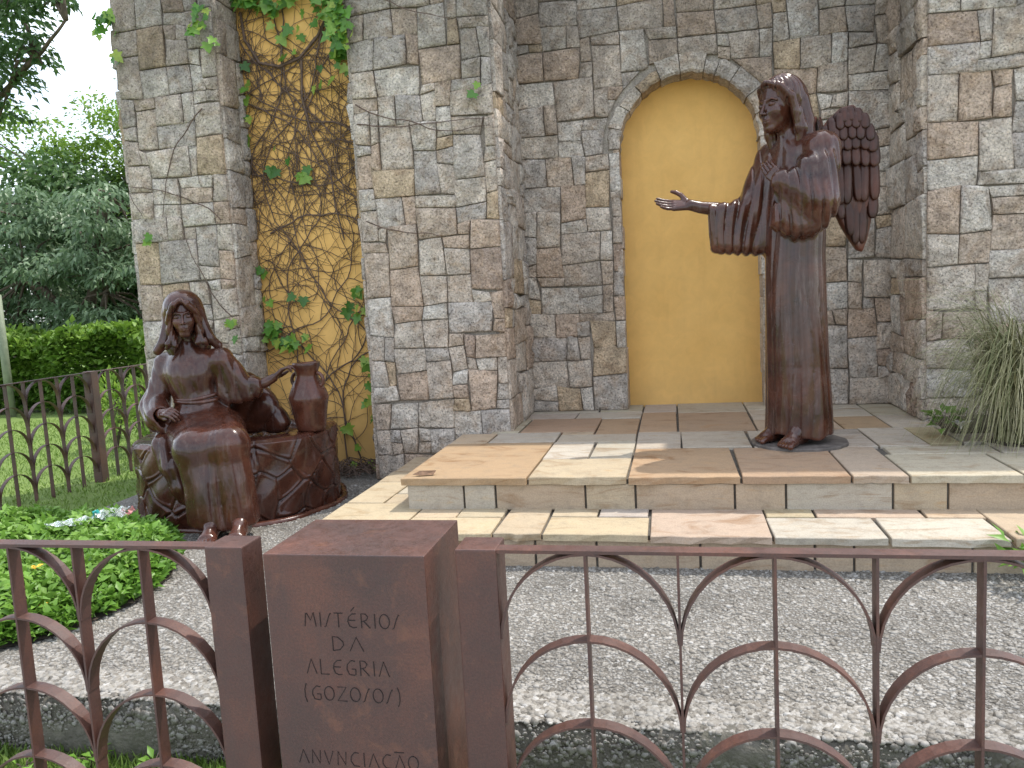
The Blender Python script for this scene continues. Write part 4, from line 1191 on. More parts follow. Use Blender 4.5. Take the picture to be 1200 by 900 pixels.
# ------------------------------------------------------------------ the well
WCX, WCY, WR, WRI, WZ = -3.245, 5.37, .715, .50, .565
t = thing('well', 'round dark bronze well with cracked-stone pattern under the seated woman', 'well', (WCX, WCY, 0))
nth, nz = 420, 92
rs = np.random.default_rng(12)
seeds = []
while len(seeds) < 74:
    c = (rs.uniform(0, 2*math.pi), rs.uniform(-.05, .62))
    if all(math.hypot(((c[0]-q[0]+math.pi) % (2*math.pi)-math.pi)*WR, (c[1]-q[1])) > .135 for q in seeds): seeds.append(c)
    elif rs.random() < .0005: break
seeds = np.array(seeds)
path = [(WR, 0.0)]+[(WR, .56*k/70) for k in range(1, 69)]+[(WR-.006, WZ-.02), (WR-.02, WZ-.004), (WR-.045, WZ+.002)]+[(WR-.06-(WR-.06-WRI)*k/8, WZ+.002) for k in range(1, 8)]+[(WRI+.006, WZ-.004), (WRI, WZ-.03), (WRI, .36)]
path = np.array(path); nz = len(path)
TH = np.linspace(0, 2*math.pi, nth, endpoint=False)
TT, PZ = np.meshgrid(TH, path[:, 1]); PR = np.repeat(path[:, 0][:, None], nth, 1)
wz = PZ+.02*np.sin(TT*9); wt = TT+.03*np.sin(PZ*14)
dd = np.sqrt(((((wt[..., None]-seeds[:, 0]+math.pi) % (2*math.pi))-math.pi)*WR)**2+(wz[..., None]-seeds[:, 1])**2)
dd.sort(-1); edge = dd[..., 1]-dd[..., 0]
wallm = np.clip((PR-(WR-.03))/.02, 0, 1)
groove = np.exp(-(edge/.009)**2)*.016; ridge = np.exp(-((edge-.022)/.010)**2)*.007
lump = .010*np.sin(TT*7+PZ*9)+.007*np.sin(TT*17-PZ*21)+.012*np.sin(TT*3+1)
PR2 = PR+wallm*(ridge-groove)+lump+.035*wallm*np.exp(-(PZ/.06)**2)*0
X = WCX+PR2*np.cos(TT); Y = WCY+PR2*np.sin(TT)
ZZ = PZ+.006*np.sin(TT*5)*(PZ > .5)
v = np.stack([X.ravel(), Y.ravel(), ZZ.ravel()], 1); ii = np.arange(nth*nz).reshape(nz, nth)
f = np.stack([ii[:-1].ravel(), np.roll(ii, -1, 1)[:-1].ravel(), np.roll(ii, -1, 1)[1:].ravel(), ii[1:].ravel()], 1)
mesh_obj('rim_wall', v, f, M['bronze2'], t, smooth=True, loc=(WCX, WCY, 0))
# rough cast water surface inside
nr, na = 40, 120
rr = np.linspace(0, WRI+.03, nr); aa = np.linspace(0, 2*math.pi, na, endpoint=False)
RR, AA = np.meshgrid(rr, aa, indexing='ij'); X = WCX+RR*np.cos(AA); Y = WCY+RR*np.sin(AA)
pp = np.stack([X.ravel(), Y.ravel(), np.zeros(X.size)], 1)
Z = .50+.022*np.abs(fnoise(pp, 34, 1))+.020*fnoise(pp, 61, 5)+.012*np.abs(fnoise(pp, 110, 9))
v = np.stack([X.ravel(), Y.ravel(), Z], 1); ii = np.arange(nr*na).reshape(nr, na)
f = np.stack([ii[:-1].ravel(), np.roll(ii, -1, 1)[:-1].ravel(), np.roll(ii, -1, 1)[1:].ravel(), ii[1:].ravel()], 1)[:, ::-1]
mesh_obj('water_surface', v, f, mat_bronze('worn_bronze', .75), t, smooth=True, loc=(WCX, WCY, .5))
# low lip of concrete at the foot
mb = MB(); pts = [(WCX+(WR+.045+.01*math.sin(k*.9))*math.cos(2*math.pi*k/72), WCY+(WR+.045+.01*math.sin(k*.9))*math.sin(2*math.pi*k/72), .0) for k in range(73)]
mb.tube(pts, .028, 7, False); mb.build('foot_ring', M['bronze2'], t, smooth=True, loc=(WCX, WCY, 0))

# ------------------------------------------------------------------ the jar
JX, JY, JZ = -2.615, 5.32, WZ-.004
t = thing('jar', 'dark bronze two-handled water jar standing on the well rim', 'jar', (JX, JY, JZ))
prof = [(0, 0), (.098, 0), (.106, .012), (.112, .06), (.124, .14), (.139, .215), (.143, .243), (.136, .262), (.128, .285), (.108, .335), (.087, .372), (.079, .395), (.080, .418), (.092, .452), (.099, .478), (.099, .492), (.089, .494), (.078, .475), (.070, .44), (.067, .36), (0, .30)]
n = 56; V = []; F = []
for i, (r_, z) in enumerate(prof):
    for k_ in range(n):
        a = 2*math.pi*k_/n; rr_ = r_*(1+.012*math.sin(3*a+z*9)+.006*math.sin(11*a-z*30)); V.append((JX+rr_*math.cos(a), JY+rr_*math.sin(a), JZ+z+.003*math.sin(2*a)))
for i in range(len(prof)-1):
    for k_ in range(n): F.append((i*n+k_, i*n+(k_+1) % n, (i+1)*n+(k_+1) % n, (i+1)*n+k_))
jb = mesh_obj('jar_body', V, F, M['bronze2'], t, smooth=True, loc=(JX, JY, JZ))
for s in (-1, 1):
    pts = []
    for k_ in range(13):
        a = math.pi*(k_/12)-math.pi/2
        pts.append((JX+s*(.088+.034*math.cos(a)+.018*(1-k_/12)), JY-.02*s, JZ+.372+.045*math.sin(a)))
    mb = MB(); mb.tube(pts, [.018]+[.0135]*11+[.017], 8); mb.build('handle', M['bronze2'], t, smooth=True, loc=(JX+s*.1, JY, JZ+.37))

# ------------------------------------------------------------------ plants
LM = dict(pale=mat_leaf('pale_leaf', (.075, .135, .065), (.17, .255, .135), (.27, .36, .22), .36, .42),
          lime=mat_leaf('lime_leaf', (.10, .19, .025), (.17, .29, .04), (.25, .37, .06), .5, .5),
          dark=mat_leaf('dark_leaf', (.04, .09, .028), (.08, .15, .048), (.125, .21, .07), .42, .4),
          bed=mat_leaf('bed_leaf', (.075, .17, .02), (.14, .285, .035), (.22, .38, .07), .42, .3),
          hedge=mat_leaf('hedge_leaf', (.06, .13, .02), (.12, .23, .03), (.20, .32, .045), .5, .3),
          grass=mat_leaf('grass_blade', (.11, .19, .03), (.17, .27, .05), (.24, .33, .085), .55, .3),
          straw=mat_leaf('straw_blade', (.13, .18, .06), (.38, .37, .19), (.58, .54, .35), .6, .25))
def unit(a): return a/np.maximum(np.linalg.norm(a, axis=1, keepdims=True), 1e-9)
def leaf_cloud(name, pos, tip, L, W, tint, mat, parent=None, loc=None, fold=.25, droop=.15, rg=rng):
    """pos (n,3) leaf bases, tip (n,3) directions; each leaf is two folded quads"""
    n = len(pos); T = unit(tip); up = rg.normal(0, .45, (n, 3)); up[:, 2] += 1
    S = unit(np.cross(T, up)); Nn = np.cross(S, T)
    L = np.broadcast_to(L, n)[:, None]; W = np.broadcast_to(W, n)[:, None]
    a = pos; m1 = pos+T*L*.52+Nn*L*.03; e = pos+T*L-Nn*L*droop
    l = pos+T*L*.45+S*W*.5+Nn*W*fold; r = pos+T*L*.45-S*W*.5+Nn*W*fold
    v = np.stack([a, l, m1, r, e], 1).reshape(-1, 3)
    b = np.arange(n)[:, None]*5
    f = np.concatenate([b+np.array([0, 2, 1]), b+np.array([0, 3, 2]), b+np.array([1, 2, 4]), b+np.array([2, 3, 4])], 0)
    ob = mesh_obj(name, v, f.astype(np.int32), mat, parent, smooth=False, loc=loc)
    at = ob.data.attributes.new('tint', 'FLOAT', 'POINT')
    at.data.foreach_set('value', np.repeat(np.clip(tint, 0, 1), 5).astype(np.float32))
    return ob

def tree(name, label, base, limbs, clumps, per, L, W, mat, droop=.8, trunk_r=.16, group=None, seed=1, flat=.6, jit=.3):
    rg = np.random.default_rng(seed)
    t = thing(name, label, 'tree', base, group)
    mb = MB(); B = Vector(base)
    for pts, r0 in limbs:
        P = [B+Vector(p) for p in pts]
        fine = []
        for i in range(len(P)-1):
            for s in np.linspace(0, 1, 5)[:-1]:
                fine.append(P[i].lerp(P[i+1], s)+Vector((vnoise(i*3+s*2, r0*50, seed), vnoise(s*3, i+r0*9, seed+3), 0))*r0*.5)
        fine.append(P[-1])
        mb.tube(fine, list(np.linspace(r0, r0*.3, len(fine))), 7)
    # twigs to the clumps
    ends = [B+Vector(l[0][-1]) for l in limbs]+[B+Vector(l[0][len(l[0])//2]) for l in limbs]
    for c, r in clumps:
        C = B+Vector(c); e = min(ends, key=lambda q: (q-C).length)
        mid = e.lerp(C, .5)+Vector((0, 0, .15)); mb.tube([e, mid, C+Vector((0, 0, -.2*r))], [.035, .025, .012], 5)
    mb.build('trunk', M['bark'], t, smooth=True, loc=base)
    pos = []; tip = []; tint = []
    for c, r in clumps:
        n = int(per*r*r); d = rg.normal(0, 1, (n, 3)); d = unit(d); rad = rg.uniform(.55, 1.0, n)**.5
        d[:, 2] = np.where(d[:, 2] < -.35, -d[:, 2], d[:, 2])
        p = d*rad[:, None]*r*np.array([1, 1, flat])
        # ragged: clumps broken into sprays
        sp = unit(rg.normal(0, 1, (max(6, n//16), 3)))*np.array([1, 1, flat])*r
        k = rg.integers(0, len(sp), n); p = p*(1-jit*1.6)+sp[k]*jit*1.6 if jit > 0 else p
        p = p+rg.normal(0, .07*r, (n, 3))
        pos.append(p+np.array(base)+np.array(c)); o = unit(d*np.array([1, 1, .2])+rg.normal(0, .45, (n, 3)))
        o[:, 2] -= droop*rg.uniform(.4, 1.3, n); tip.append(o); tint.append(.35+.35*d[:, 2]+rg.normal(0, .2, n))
    pos = np.concatenate(pos); tip = np.concatenate(tip); tint = np.concatenate(tint)
    sz = rg.uniform(.7, 1.25, len(pos))
    leaf_cloud('crown', pos, tip, L*sz, W*sz, tint, mat, t, base, rg=rg)
    return t

def clump_field(n, xr, yr, zr, rr, seed):
    rg = np.random.default_rng(seed)
    return [((rg.uniform(*xr), rg.uniform(*yr), rg.uniform(*zr)), rg.uniform(*rr)) for _ in range(n)]

# pale drooping tree beyond the hedge
tree('drooping_tree', 'pale grey-green tree with drooping leaf sprays behind the clipped hedge', (-12.6, 15.2, LAWN),
     [([(0, 0, 0), (.1, 0, 1.6), (.7, -.3, 3.0), (1.4, -.6, 4.2)], .16), ([(.1, 0, 1.5), (-.9, -.5, 2.6), (-1.9, -.8, 3.8)], .10), ([(.05, 0, 1.2), (1.2, -.7, 2.2), (2.4, -1.0, 2.8)], .09)],
     clump_field(84, (-3.6, 3.6), (-1.4, 1.0), (1.1, 4.6), (.45, .85), 3), 520, .17, .062, LM['pale'], .9, seed=5, flat=.45, jit=.3)
tree('dark_tree', 'dark green dense tree filling the shade beside the stone pillar', (-9.2, 17.6, LAWN),
     [([(0, 0, 0), (.1, 0, 2.0), (.3, .1, 4.2)], .18), ([(0, 0, 1.2), (-1.4, -.2, 2.6), (-2.6, .2, 3.8)], .10), ([(0, 0, .8), (1.4, .2, 2.6), (2.4, .3, 3.9)], .10)],
     clump_field(100, (-6.2, 3.6), (-1.2, 1.4), (.6, 5.3), (.7, 1.3), 8), 210, .20, .10, LM['dark'], .5, seed=9, flat=.8, jit=.25)
tree('dark_tree', 'dark green broad tree closing the gap behind the hedge and pale pole', (-17.4, 18.4, LAWN),
     [([(0, 0, 0), (.1, 0, 2.0), (.3, .1, 4.2)], .18), ([(0, 0, 1.2), (-1.4, -.2, 2.6), (-2.6, .2, 3.8)], .10)],
     clump_field(70, (-3.5, 3.8), (-1.2, 1.4), (.5, 5.0), (.8, 1.4), 88), 200, .22, .11, LM['dark'], .5, seed=89, flat=.8, jit=.25)
tree('lime_tree', 'bright yellow-green tree top rising behind the pale drooping tree', (-14.0, 18.6, LAWN),
     [([(0, 0, 0), (.2, 0, 2.4), (.6, 0, 4.8)], .16), ([(0, 0, 2), (-1.2, 0, 3.8), (-2, 0, 5)], .1)],
     clump_field(60, (-4.2, 4.4), (-.9, .9), (3.4, 6.8), (.55, 1.0), 14), 340, .16, .075, LM['lime'], .3, seed=15, flat=.7, jit=.25)
tree('slender_tree', 'thin feathery tree tip showing against the sky above the lime tree', (-15.2, 21.5, LAWN),
     [([(0, 0, 0), (.2, 0, 4), (.4, 0, 8.2)], .14), ([(.2, 0, 4), (1.2, 0, 7.6)], .07)],
     clump_field(22, (-.8, 2.6), (-.5, .5), (6.6, 9.0), (.35, .6), 24), 170, .16, .05, LM['pale'], .1, seed=25, flat=1.1, jit=.15)
tree('overhanging_tree', 'leafy tree whose branch reaches across the white sky beside the pillar', (-10.6, 10.2, LAWN),
     [([(0, 0, 0), (.1, 0, 2.6), (.5, -.2, 4.4), (.9, -.3, 6.2)], .2), ([(.4, -.1, 4.0), (1.6, -.5, 4.75), (2.5, -.8, 5.1), (3.2, -1.0, 5.45)], .055), ([(.4, -.1, 4.2), (1.3, -.4, 5.6), (2.3, -.6, 6.3)], .06)],
     [((2.0, -.8, 4.80), .48), ((2.2, -.8, 5.2), .5), ((2.42, -.8, 5.65), .45), ((2.05, -.7, 5.8), .6), ((2.78, -.85, 5.78), .30), ((3.05, -.9, 5.72), .22), ((2.62, -.8, 5.05), .22), ((1.6, -.7, 5.1), .6), ((2.7, -.8, 6.2), .5), ((2.62, -.85, 5.32), .16),
      ((1.0, -.2, 5.6), .7), ((1.2, 0, 6.4), .8), ((.4, 0, 6.2), .9), ((-.6, .2, 5.8), .9), ((3.1, -.9, 6.1), .3), ((.7, -.3, 5.0), .5), ((1.75, -.7, 4.5), .4)], 900, .13, .06, LM['dark'], .6, seed=31, flat=.8, jit=.2)

# clipped hedge in front of the trees
rg = np.random.default_rng(41)
t = thing('hedge', 'bright green leafy hedge behind the arched fence', 'hedge', (-12.2, 12.8, LAWN))
pos = []; 
n = 9500
n = 30000; x = rg.uniform(-17.5, -8.0, n); u = rg.uniform(0, 1, n)
top = 1.30+.10*np.sin(x*2.3)+.08*np.sin(x*5.1+1)+.05*np.sin(x*11)
depth = .75
front = u < .62
y = np.where(front, 12.4+.16*np.sin(x*3.1)+np.abs(rg.normal(0, .16, n)), 12.4+rg.uniform(0, 1.2, n))
z = np.where(front, rg.uniform(.05, 1, n)*top, top+rg.normal(0, .06, n))
y = y+np.where(front, .25*np.maximum(z/top-.75, 0)*2, 0)
pos = np.stack([x, y, z+LAWN], 1); tip = np.stack([rg.normal(0, .6, n), np.where(front, -.8, rg.normal(0, .5, n))+rg.normal(0, .4, n), np.where(front, .35, .9)+rg.normal(0, .4, n)], 1)
sz = rg.uniform(.7, 1.3, n)
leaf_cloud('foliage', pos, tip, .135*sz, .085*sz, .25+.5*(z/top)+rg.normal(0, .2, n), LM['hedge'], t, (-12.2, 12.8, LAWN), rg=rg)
mb = MB()
for k in range(40):
    xx = -17.3+9.2*k/39; mb.tube([(xx, 12.9, LAWN-.05), (xx+rg.normal(0, .1), 12.9, .5), (xx+rg.normal(0, .2), 12.8, .95)], [.03, .02, .01], 5)
mb.build('stems', M['bark'], t, loc=(-12.2, 12.8, LAWN))
# weeds growing along the far side of the fence
for i, (wx, wy, hh) in enumerate(((-7.1, 8.9, .95), (-7.6, 9.6, .75), (-6.7, 9.1, .85), (-6.35, 8.6, 1.0))):
    base = (wx, wy, LAWN); t = thing('weed_shrub', 'small yellow-green shrub growing against the far side of the fence', 'shrub', base, 'shrubs along the side fence')
    n = 260; d = unit(rg.normal(0, 1, (n, 3))); p = d*rg.uniform(.3, 1, n)[:, None]*np.array([.28, .28, .45*hh])+np.array([wx, wy, LAWN+.6*hh])
    leaf_cloud('foliage', p, d+np.array([0, 0, .4]), .10, .05, rg.uniform(.3, 1, n), LM['lime'], t, base, rg=rg)
    mb2 = MB()
    for k in range(5): mb2.tube([(wx, wy, LAWN-.02), (wx+rg.normal(0, .08), wy+rg.normal(0, .08), LAWN+.4*hh), (wx+rg.normal(0, .16), wy+rg.normal(0, .16), LAWN+.9*hh)], [.012, .008, .004], 5)
    mb2.build('stem', M['bark'], t, loc=base)
# pale pole at the edge of the trees
mb = MB(); mb.tube([(-11.74, 12.1, LAWN-.1), (-11.74, 12.1, .8), (-11.74, 12.1, 1.95)], [.075, .07, .068], 12); 
po = mb.build('pole', mat_plain('pale_green_pole', (.20, .23, .15), .6, .2, 9), smooth=True, loc=(-11.74, 12.1, LAWN)); tag(po, 'short pale green pole standing at the hedge under the trees', 'pole')

# ------------------------------------------------------------------ low leafy bed on the gravel
def in_poly(x, y, poly):
    c = np.zeros(x.shape, bool); j = len(poly)-1
    for i in range(len(poly)):
        xi, yi = poly[i]; xj, yj = poly[j]
        m = ((yi > y) != (yj > y)) & (x < (xj-xi)*(y-yi)/(yj-yi+1e-12)+xi); c ^= m; j = i
    return c
BED = [(-4.6, 2.75), (-3.1, 2.78), (-2.82, 3.02), (-2.72, 3.4), (-2.77, 3.78), (-2.93, 4.1), (-3.12, 4.38), (-3.35, 4.60), (-3.75, 4.70), (-4.2, 4.72), (-4.6, 4.66)]
t = thing('plant_bed', 'low bed of glossy bright green leaves between the fence and the well', 'plants', (-3.6, 3.7, 0))
n = 17000
x = rg.uniform(-4.6, -2.6, n*2); y = rg.uniform(2.7, 4.75, n*2); m = in_poly(x, y, BED); x, y = x[m], y[m]
ex = np.minimum.reduce([np.abs(np.hypot(x-px, y-py)) for px, py in [((a[0]*(1-s)+b_[0]*s), (a[1]*(1-s)+b_[1]*s)) for a, b_ in zip(BED, BED[1:]) for s in (0, .25, .5, .75)]])
hgt = .15*np.clip(ex/.16, .12, 1)**.6*(1+.20*np.sin(x*9)*np.sin(y*8+1)+.12*np.sin(x*23+y*19))
z = hgt*rg.uniform(.35, 1.1, len(x))
tip = np.stack([rg.normal(0, .8, len(x)), rg.normal(0, .8, len(x))-.15, rg.uniform(.0, .9, len(x))], 1)
sz = rg.uniform(.65, 1.25, len(x))
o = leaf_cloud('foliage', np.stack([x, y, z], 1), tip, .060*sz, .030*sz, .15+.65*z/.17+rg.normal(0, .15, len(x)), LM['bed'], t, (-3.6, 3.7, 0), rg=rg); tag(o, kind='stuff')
mb = MB(); mb.add([(p[0], p[1], .012) for p in BED], [tuple(range(len(BED)))]); mb.build('soil', M['soil'], t, loc=(-3.6, 3.7, 0))

# turf blades on the strip before the kerb
n = 9000
x = rg.uniform(-3.4, 1.4, n); y = 2.53-np.abs(rg.normal(0, .22, n)); p = np.stack([x, y, np.full(n, LAWN-.005)], 1)
o = leaf_cloud('grass', p, np.stack([rg.normal(0, .4, n), rg.normal(0, .4, n), np.ones(n)], 1), rg.uniform(.03, .085, n), .008, rg.uniform(.1, .9, n), LM['grass'], None, (0, 2.3, LAWN), fold=.05, droop=.05, rg=rg)
tag(o, 'short bright green grass at the foot of the kerb', 'grass', kind='stuff')
n = 26000
y = rg.uniform(5.0, 11.5, n); x = -4.4-rg.uniform(0, 1, n)**1.3*6.5; p = np.stack([x, y, np.full(n, LAWN-.005)], 1)
o = leaf_cloud('grass', p, np.stack([rg.normal(0, .5, n), rg.normal(0, .5, n), np.ones(n)], 1), rg.uniform(.03, .07, n), .012, rg.uniform(.2, 1, n), LM['grass'], None, (-6, 8, LAWN), fold=.05, droop=.05, rg=rg)
tag(o, 'mown green lawn grass either side of the side fence', 'grass', kind='stuff')

# clover-like weeds at the kerb, at the step end, at the pillar foot
def weed(name, label, base, n, h, L, W, mat, spread=.12, group=None):
    t = thing(name, label, 'plant', base, group); B = np.array(base)
    a = rg.uniform(0, 2*math.pi, n); r = spread*np.sqrt(rg.uniform(0, 1, n)); hh = h*rg.uniform(.4, 1, n)
    tops = B+np.stack([r*np.cos(a), r*np.sin(a), hh], 1)
    tip = np.stack([np.cos(a), np.sin(a), rg.uniform(.1, .8, n)], 1)+rg.normal(0, .3, (n, 3))
    leaf_cloud('foliage', tops, tip, L*rg.uniform(.7, 1.2, n), W*rg.uniform(.7, 1.2, n), rg.uniform(.2, 1, n), mat, t, base, rg=rg)
    mb = MB()
    for k in range(min(n, 14)):
        mb.tube([B, B+(tops[k]-B)*.6+np.array([0, 0, .02]), tops[k]], [.004, .003, .002], 4)
    mb.build('stem', M['bark'], t, loc=base); return t
weed('weed_plant', 'green leafy weed at the end of the lower step on the gravel', (1.60, 3.93, 0), 70, .20, .10, .030, LM['bed'], .14)
weed('weed_plant', 'small round-leaved weed at the foot of the pillar beside the dry grass', (1.73, 5.62, UP), 34, .15, .075, .06, LM['bed'], .10)
for i, (wx, wy) in enumerate(((-2.43, 2.36), (-1.93, 2.42), (-2.85, 2.40), (-1.62, 2.44), (-2.2, 2.44))):
    weed('weed_plant', 'tiny broad-leaved weed in the grass at the kerb foot', (wx, wy, LAWN), 9, .08, .05, .03, LM['bed'], .05, 'weeds at the kerb foot')
# white flower head lying by the pillar foot
def flower(name, label, base, r, n, mat, cat='flower', tilt=.5):
    t = thing(name, label, cat, base); B = np.array(base)
    for k in range(n):
        a = 2*math.pi*k/n; d = np.array([math.cos(a), math.sin(a), tilt])
        s = np.array([-math.sin(a), math.cos(a), 0]); L = r*rg.uniform(.85, 1.1)
        V = [B, B+d*L*.5+s*L*.28, B+d*L*.55+np.array([0, 0, .12*L]), B+d*L*.5-s*L*.28, B+d*L*.95+s*L*.16-np.array([0, 0, .2*L]), B+d*L*.95-s*L*.16-np.array([0, 0, .2*L])]
        mesh_obj('petal', V, [(0, 2, 1), (0, 3, 2), (1, 2, 4), (2, 5, 4), (2, 3, 5)], mat, t, smooth=True, loc=base)
    mb = MB(); mb.tube([B-np.array([0, 0, .01]), B+np.array([0, 0, r*.25])], [.006, .008], 6); mb.build('flower_centre', mat, t, loc=base)
    return t
my = mat_plain('yellow_petal', (.70, .42, .03), .5, .25, 60); mw = mat_plain('white_petal', (.72, .70, .64), .6, .15, 60)
flower('fallen_flower', 'larger yellow trumpet flower lying on the leafy bed', (-3.30, 3.42, .175), .045, 5, my)
flower('fallen_flower', 'tiny yellow flower low among the bed leaves', (-2.95, 3.08, .125), .026, 5, my)
flower('fallen_flower', 'white ragged flower head at the pillar foot by the dry grass', (1.79, 5.50, UP+.075), .06, 7, mw, tilt=.9)

# dry arching grass clump at the right pillar
GX, GY = 2.12, 5.36
t = thing('grass_clump', 'tall clump of dry straw-coloured arching grass by the right pillar', 'grass', (GX, GY, UP))
V = []; F = []; TI = []
for k in range(1300):
    a = rg.uniform(0, 2*math.pi); r0 = rg.uniform(0, .17); bx, by = GX+r0*math.cos(a), GY+r0*math.sin(a)
    a2 = a+rg.normal(0, .7) if rg.random() < .6 else math.pi+rg.normal(0, .9)
    H = rg.uniform(.5, 1.32); sp = rg.uniform(.18, .62)*(.6+H*.5); dr = rg.uniform(.2, 1.25)*H; w = rg.uniform(.0025, .0050); ti = rg.uniform(0, 1)**.7
    nseg = 9; b0 = len(V)
    kx = rg.normal(0, .03)
    for i in range(nseg+1):
        s = i/nseg
        x = bx+math.cos(a2)*sp*s**1.5+kx*math.sin(s*5); y = by+math.sin(a2)*sp*s**1.5*.8; z = UP+H*(1.5*s-.5*s*s)-dr*s**3.2
        z = max(z, UP+.012) if y > 4.47 else max(z, LO+.012)
        ww = w*(1-.75*s)
        tx, ty = -math.sin(a2), math.cos(a2)
        V += [(x-tx*ww, y-ty*ww, z), (x+tx*ww, y+ty*ww, z), (x, y, z+ww*.9)]; TI += [ti*(.55+.45*s)]*3
    for i in range(nseg):
        for q in range(3): F.append((b0+i*3+q, b0+i*3+(q+1) % 3, b0+(i+1)*3+(q+1) % 3, b0+(i+1)*3+q))
o = mesh_obj('blades', np.array(V), np.array(F, np.int32), LM['straw'], t, smooth=True, loc=(GX, GY, UP))
o.data.attributes.new('tint', 'FLOAT', 'POINT').data.foreach_set('value', np.array(TI, np.float32)); tag(o, kind='stuff')
mb = MB(); N_ = 20
mb.add([(GX+.24*math.cos(2*math.pi*k/N_)*(1+.1*math.sin(k*2.1)), GY+.22*math.sin(2*math.pi*k/N_), UP-.004) for k in range(N_)]+[(GX, GY, UP+.05)], [(k, (k+1) % N_, N_) for k in range(N_)])
mb.build('root_mound', M['soil'], t, smooth=True, loc=(GX, GY, UP))
# planting strip at the pillar foot
mb = MB(); nxx = 24
V = []; F = []
for i in range(nxx+1):
    for j in range(6):
        x = 1.80+1.5*i/nxx; y = 5.66+.60*j/5; V.append((x, y, UP+.004+(.05*math.sin(math.pi*j/5)**.5 if 0 < j < 5 else 0)*(1+.3*vnoise(x*9, y*9, 2))*(i > 0)))
for i in range(nxx):
    for j in range(5): F.append((i*6+j, (i+1)*6+j, (i+1)*6+j+1, i*6+j+1))
so = mesh_obj('soil_strip', V, F, M['soil'], smooth=True, loc=(2.4, 6, UP)); tag(so, kind='structure')

# ------------------------------------------------------------------ bouquet in plastic film, lying on the bed
mfilm, nt, b = new_mat('clear_film'); setp(b, Base_Color=(.80, .86, .88), Roughness=.12); b.inputs['Transmission Weight'].default_value = .55; b.inputs['Alpha'].default_value = .55
t = thing('wrapped_bouquet', 'wilted bouquet in crumpled clear plastic film on the leafy bed', 'bouquet', (-3.70, 4.28, .17))
def film(name, p0, p1, r0, r1, seed, n=26, m=14):
    V = []; F = []; p0 = np.array(p0); p1 = np.array(p1); ax = (p1-p0)/np.linalg.norm(p1-p0); sd = np.cross(ax, (0, 0, 1)); sd /= np.linalg.norm(sd)
    for i in range(n):
        s = i/(n-1); c = p0+(p1-p0)*s; r = r0+(r1-r0)*s
        for j in range(m):
            a = 2*math.pi*j/m; rr = r*(1+.35*math.sin(a*3+i*.9+seed)+.22*math.sin(a*7-i*1.7+seed*2))
            V.append(c+sd*rr*math.cos(a)+np.array([0, 0, 1])*rr*.42*math.sin(a))
    for i in range(n-1):
        for j in range(m): F.append((i*m+j, i*m+(j+1) % m, (i+1)*m+(j+1) % m, (i+1)*m+j))
    return mesh_obj(name, V, F, mfilm, t, smooth=False, loc=(-3.7, 4.28, .17))
film('film', (-3.93, 4.17, .175), (-3.66, 4.26, .19), .02, .05, 1); film('film', (-3.68, 4.33, .20), (-3.50, 4.42, .20), .055, .07, 2.2); 
mp_ = mat_plain('pink_petal', (.62, .26, .25), .6, .3, 50)
for k in range(16):
    d = unit(rg.normal(0, 1, (1, 3)))[0]; c = np.array([-3.50, 4.42, .205])+d*np.array([.035, .035, .022])
    s = np.cross(d, (0.3, .2, .9)); s /= np.linalg.norm(s); q = np.cross(d, s)
    mesh_obj('petal', [c-s*.02, c-q*.018+d*.008, c+s*.02, c+q*.018+d*.008], [(0, 1, 2), (0, 2, 3)], mp_, t, loc=(-3.5, 4.42, .2))
mb = MB(); mb.tube([(-3.665, 4.30, .19), (-3.66, 4.31, .225), (-3.64, 4.31, .235), (-3.625, 4.32, .20)], [.012, .014, .012, .009], 6)
mb.build('ribbon', mat_plain('teal_ribbon', (.03, .36, .33), .5, .2, 30), t, loc=(-3.66, 4.3, .19))

# ------------------------------------------------------------------ vine on the ochre panel and pillars
t = thing('climbing_vine', 'mostly bare brown vine climbing the ochre panel, with a few green leaves', 'vine', (-3.05, 6.42, 0))
rv = random.Random(77)
def wander(x, z, ang, L, step, turn, bounds):
    pts = [(x, z)]; a = ang; n = max(3, int(L/step)); bias = rv.uniform(-turn, turn)*.35
    for i in range(n):
        a += rv.uniform(-turn, turn)+bias*.3
        x += math.cos(a)*step; z += math.sin(a)*step
        if not (bounds[0] < x < bounds[1] and bounds[2] < z < bounds[3]): 
            a += 1.9*rv.choice((-1, 1)); x = min(max(x, bounds[0]), bounds[1]); z = min(max(z, bounds[2]), bounds[3])
        pts.append((x, z))
    return pts
BND = (AX1+.03, BX0-.02, .02, WH-.45)
twigs = MB(); nst = 0
def put(mbx, pts, r0, r1, y0=YP, n=4):
    m_ = len(pts); ph = rv.uniform(0, 9)
    mbx.tube([(p[0], y0-r0-.004-.010*abs(math.sin(ph+i*.7)), p[1]) for i, p in enumerate(pts)], [r0+(r1-r0)*i/(m_-1) for i in range(m_)], n, False)
mains = [(-3.45, .05, 1.5, 4.6), (-3.38, .10, 1.25, 4.4), (-2.72, .05, 1.9, 4.6), (-2.85, .1, 1.65, 4.4), (-2.66, 3.9, -2.5, 3.2), (-2.95, 4.4, -1.9, 3.6), (-3.1, 4.5, -1.3, 3.6), (-3.5, 3.2, -.6, 2.0), (-3.4, 2.1, .5, 2.6), (-2.6, 2.9, 2.7, 2.6), (-3.52, 3.7, -1.1, 3.4), (-3.2, 4.0, -1.6, 3.8)]
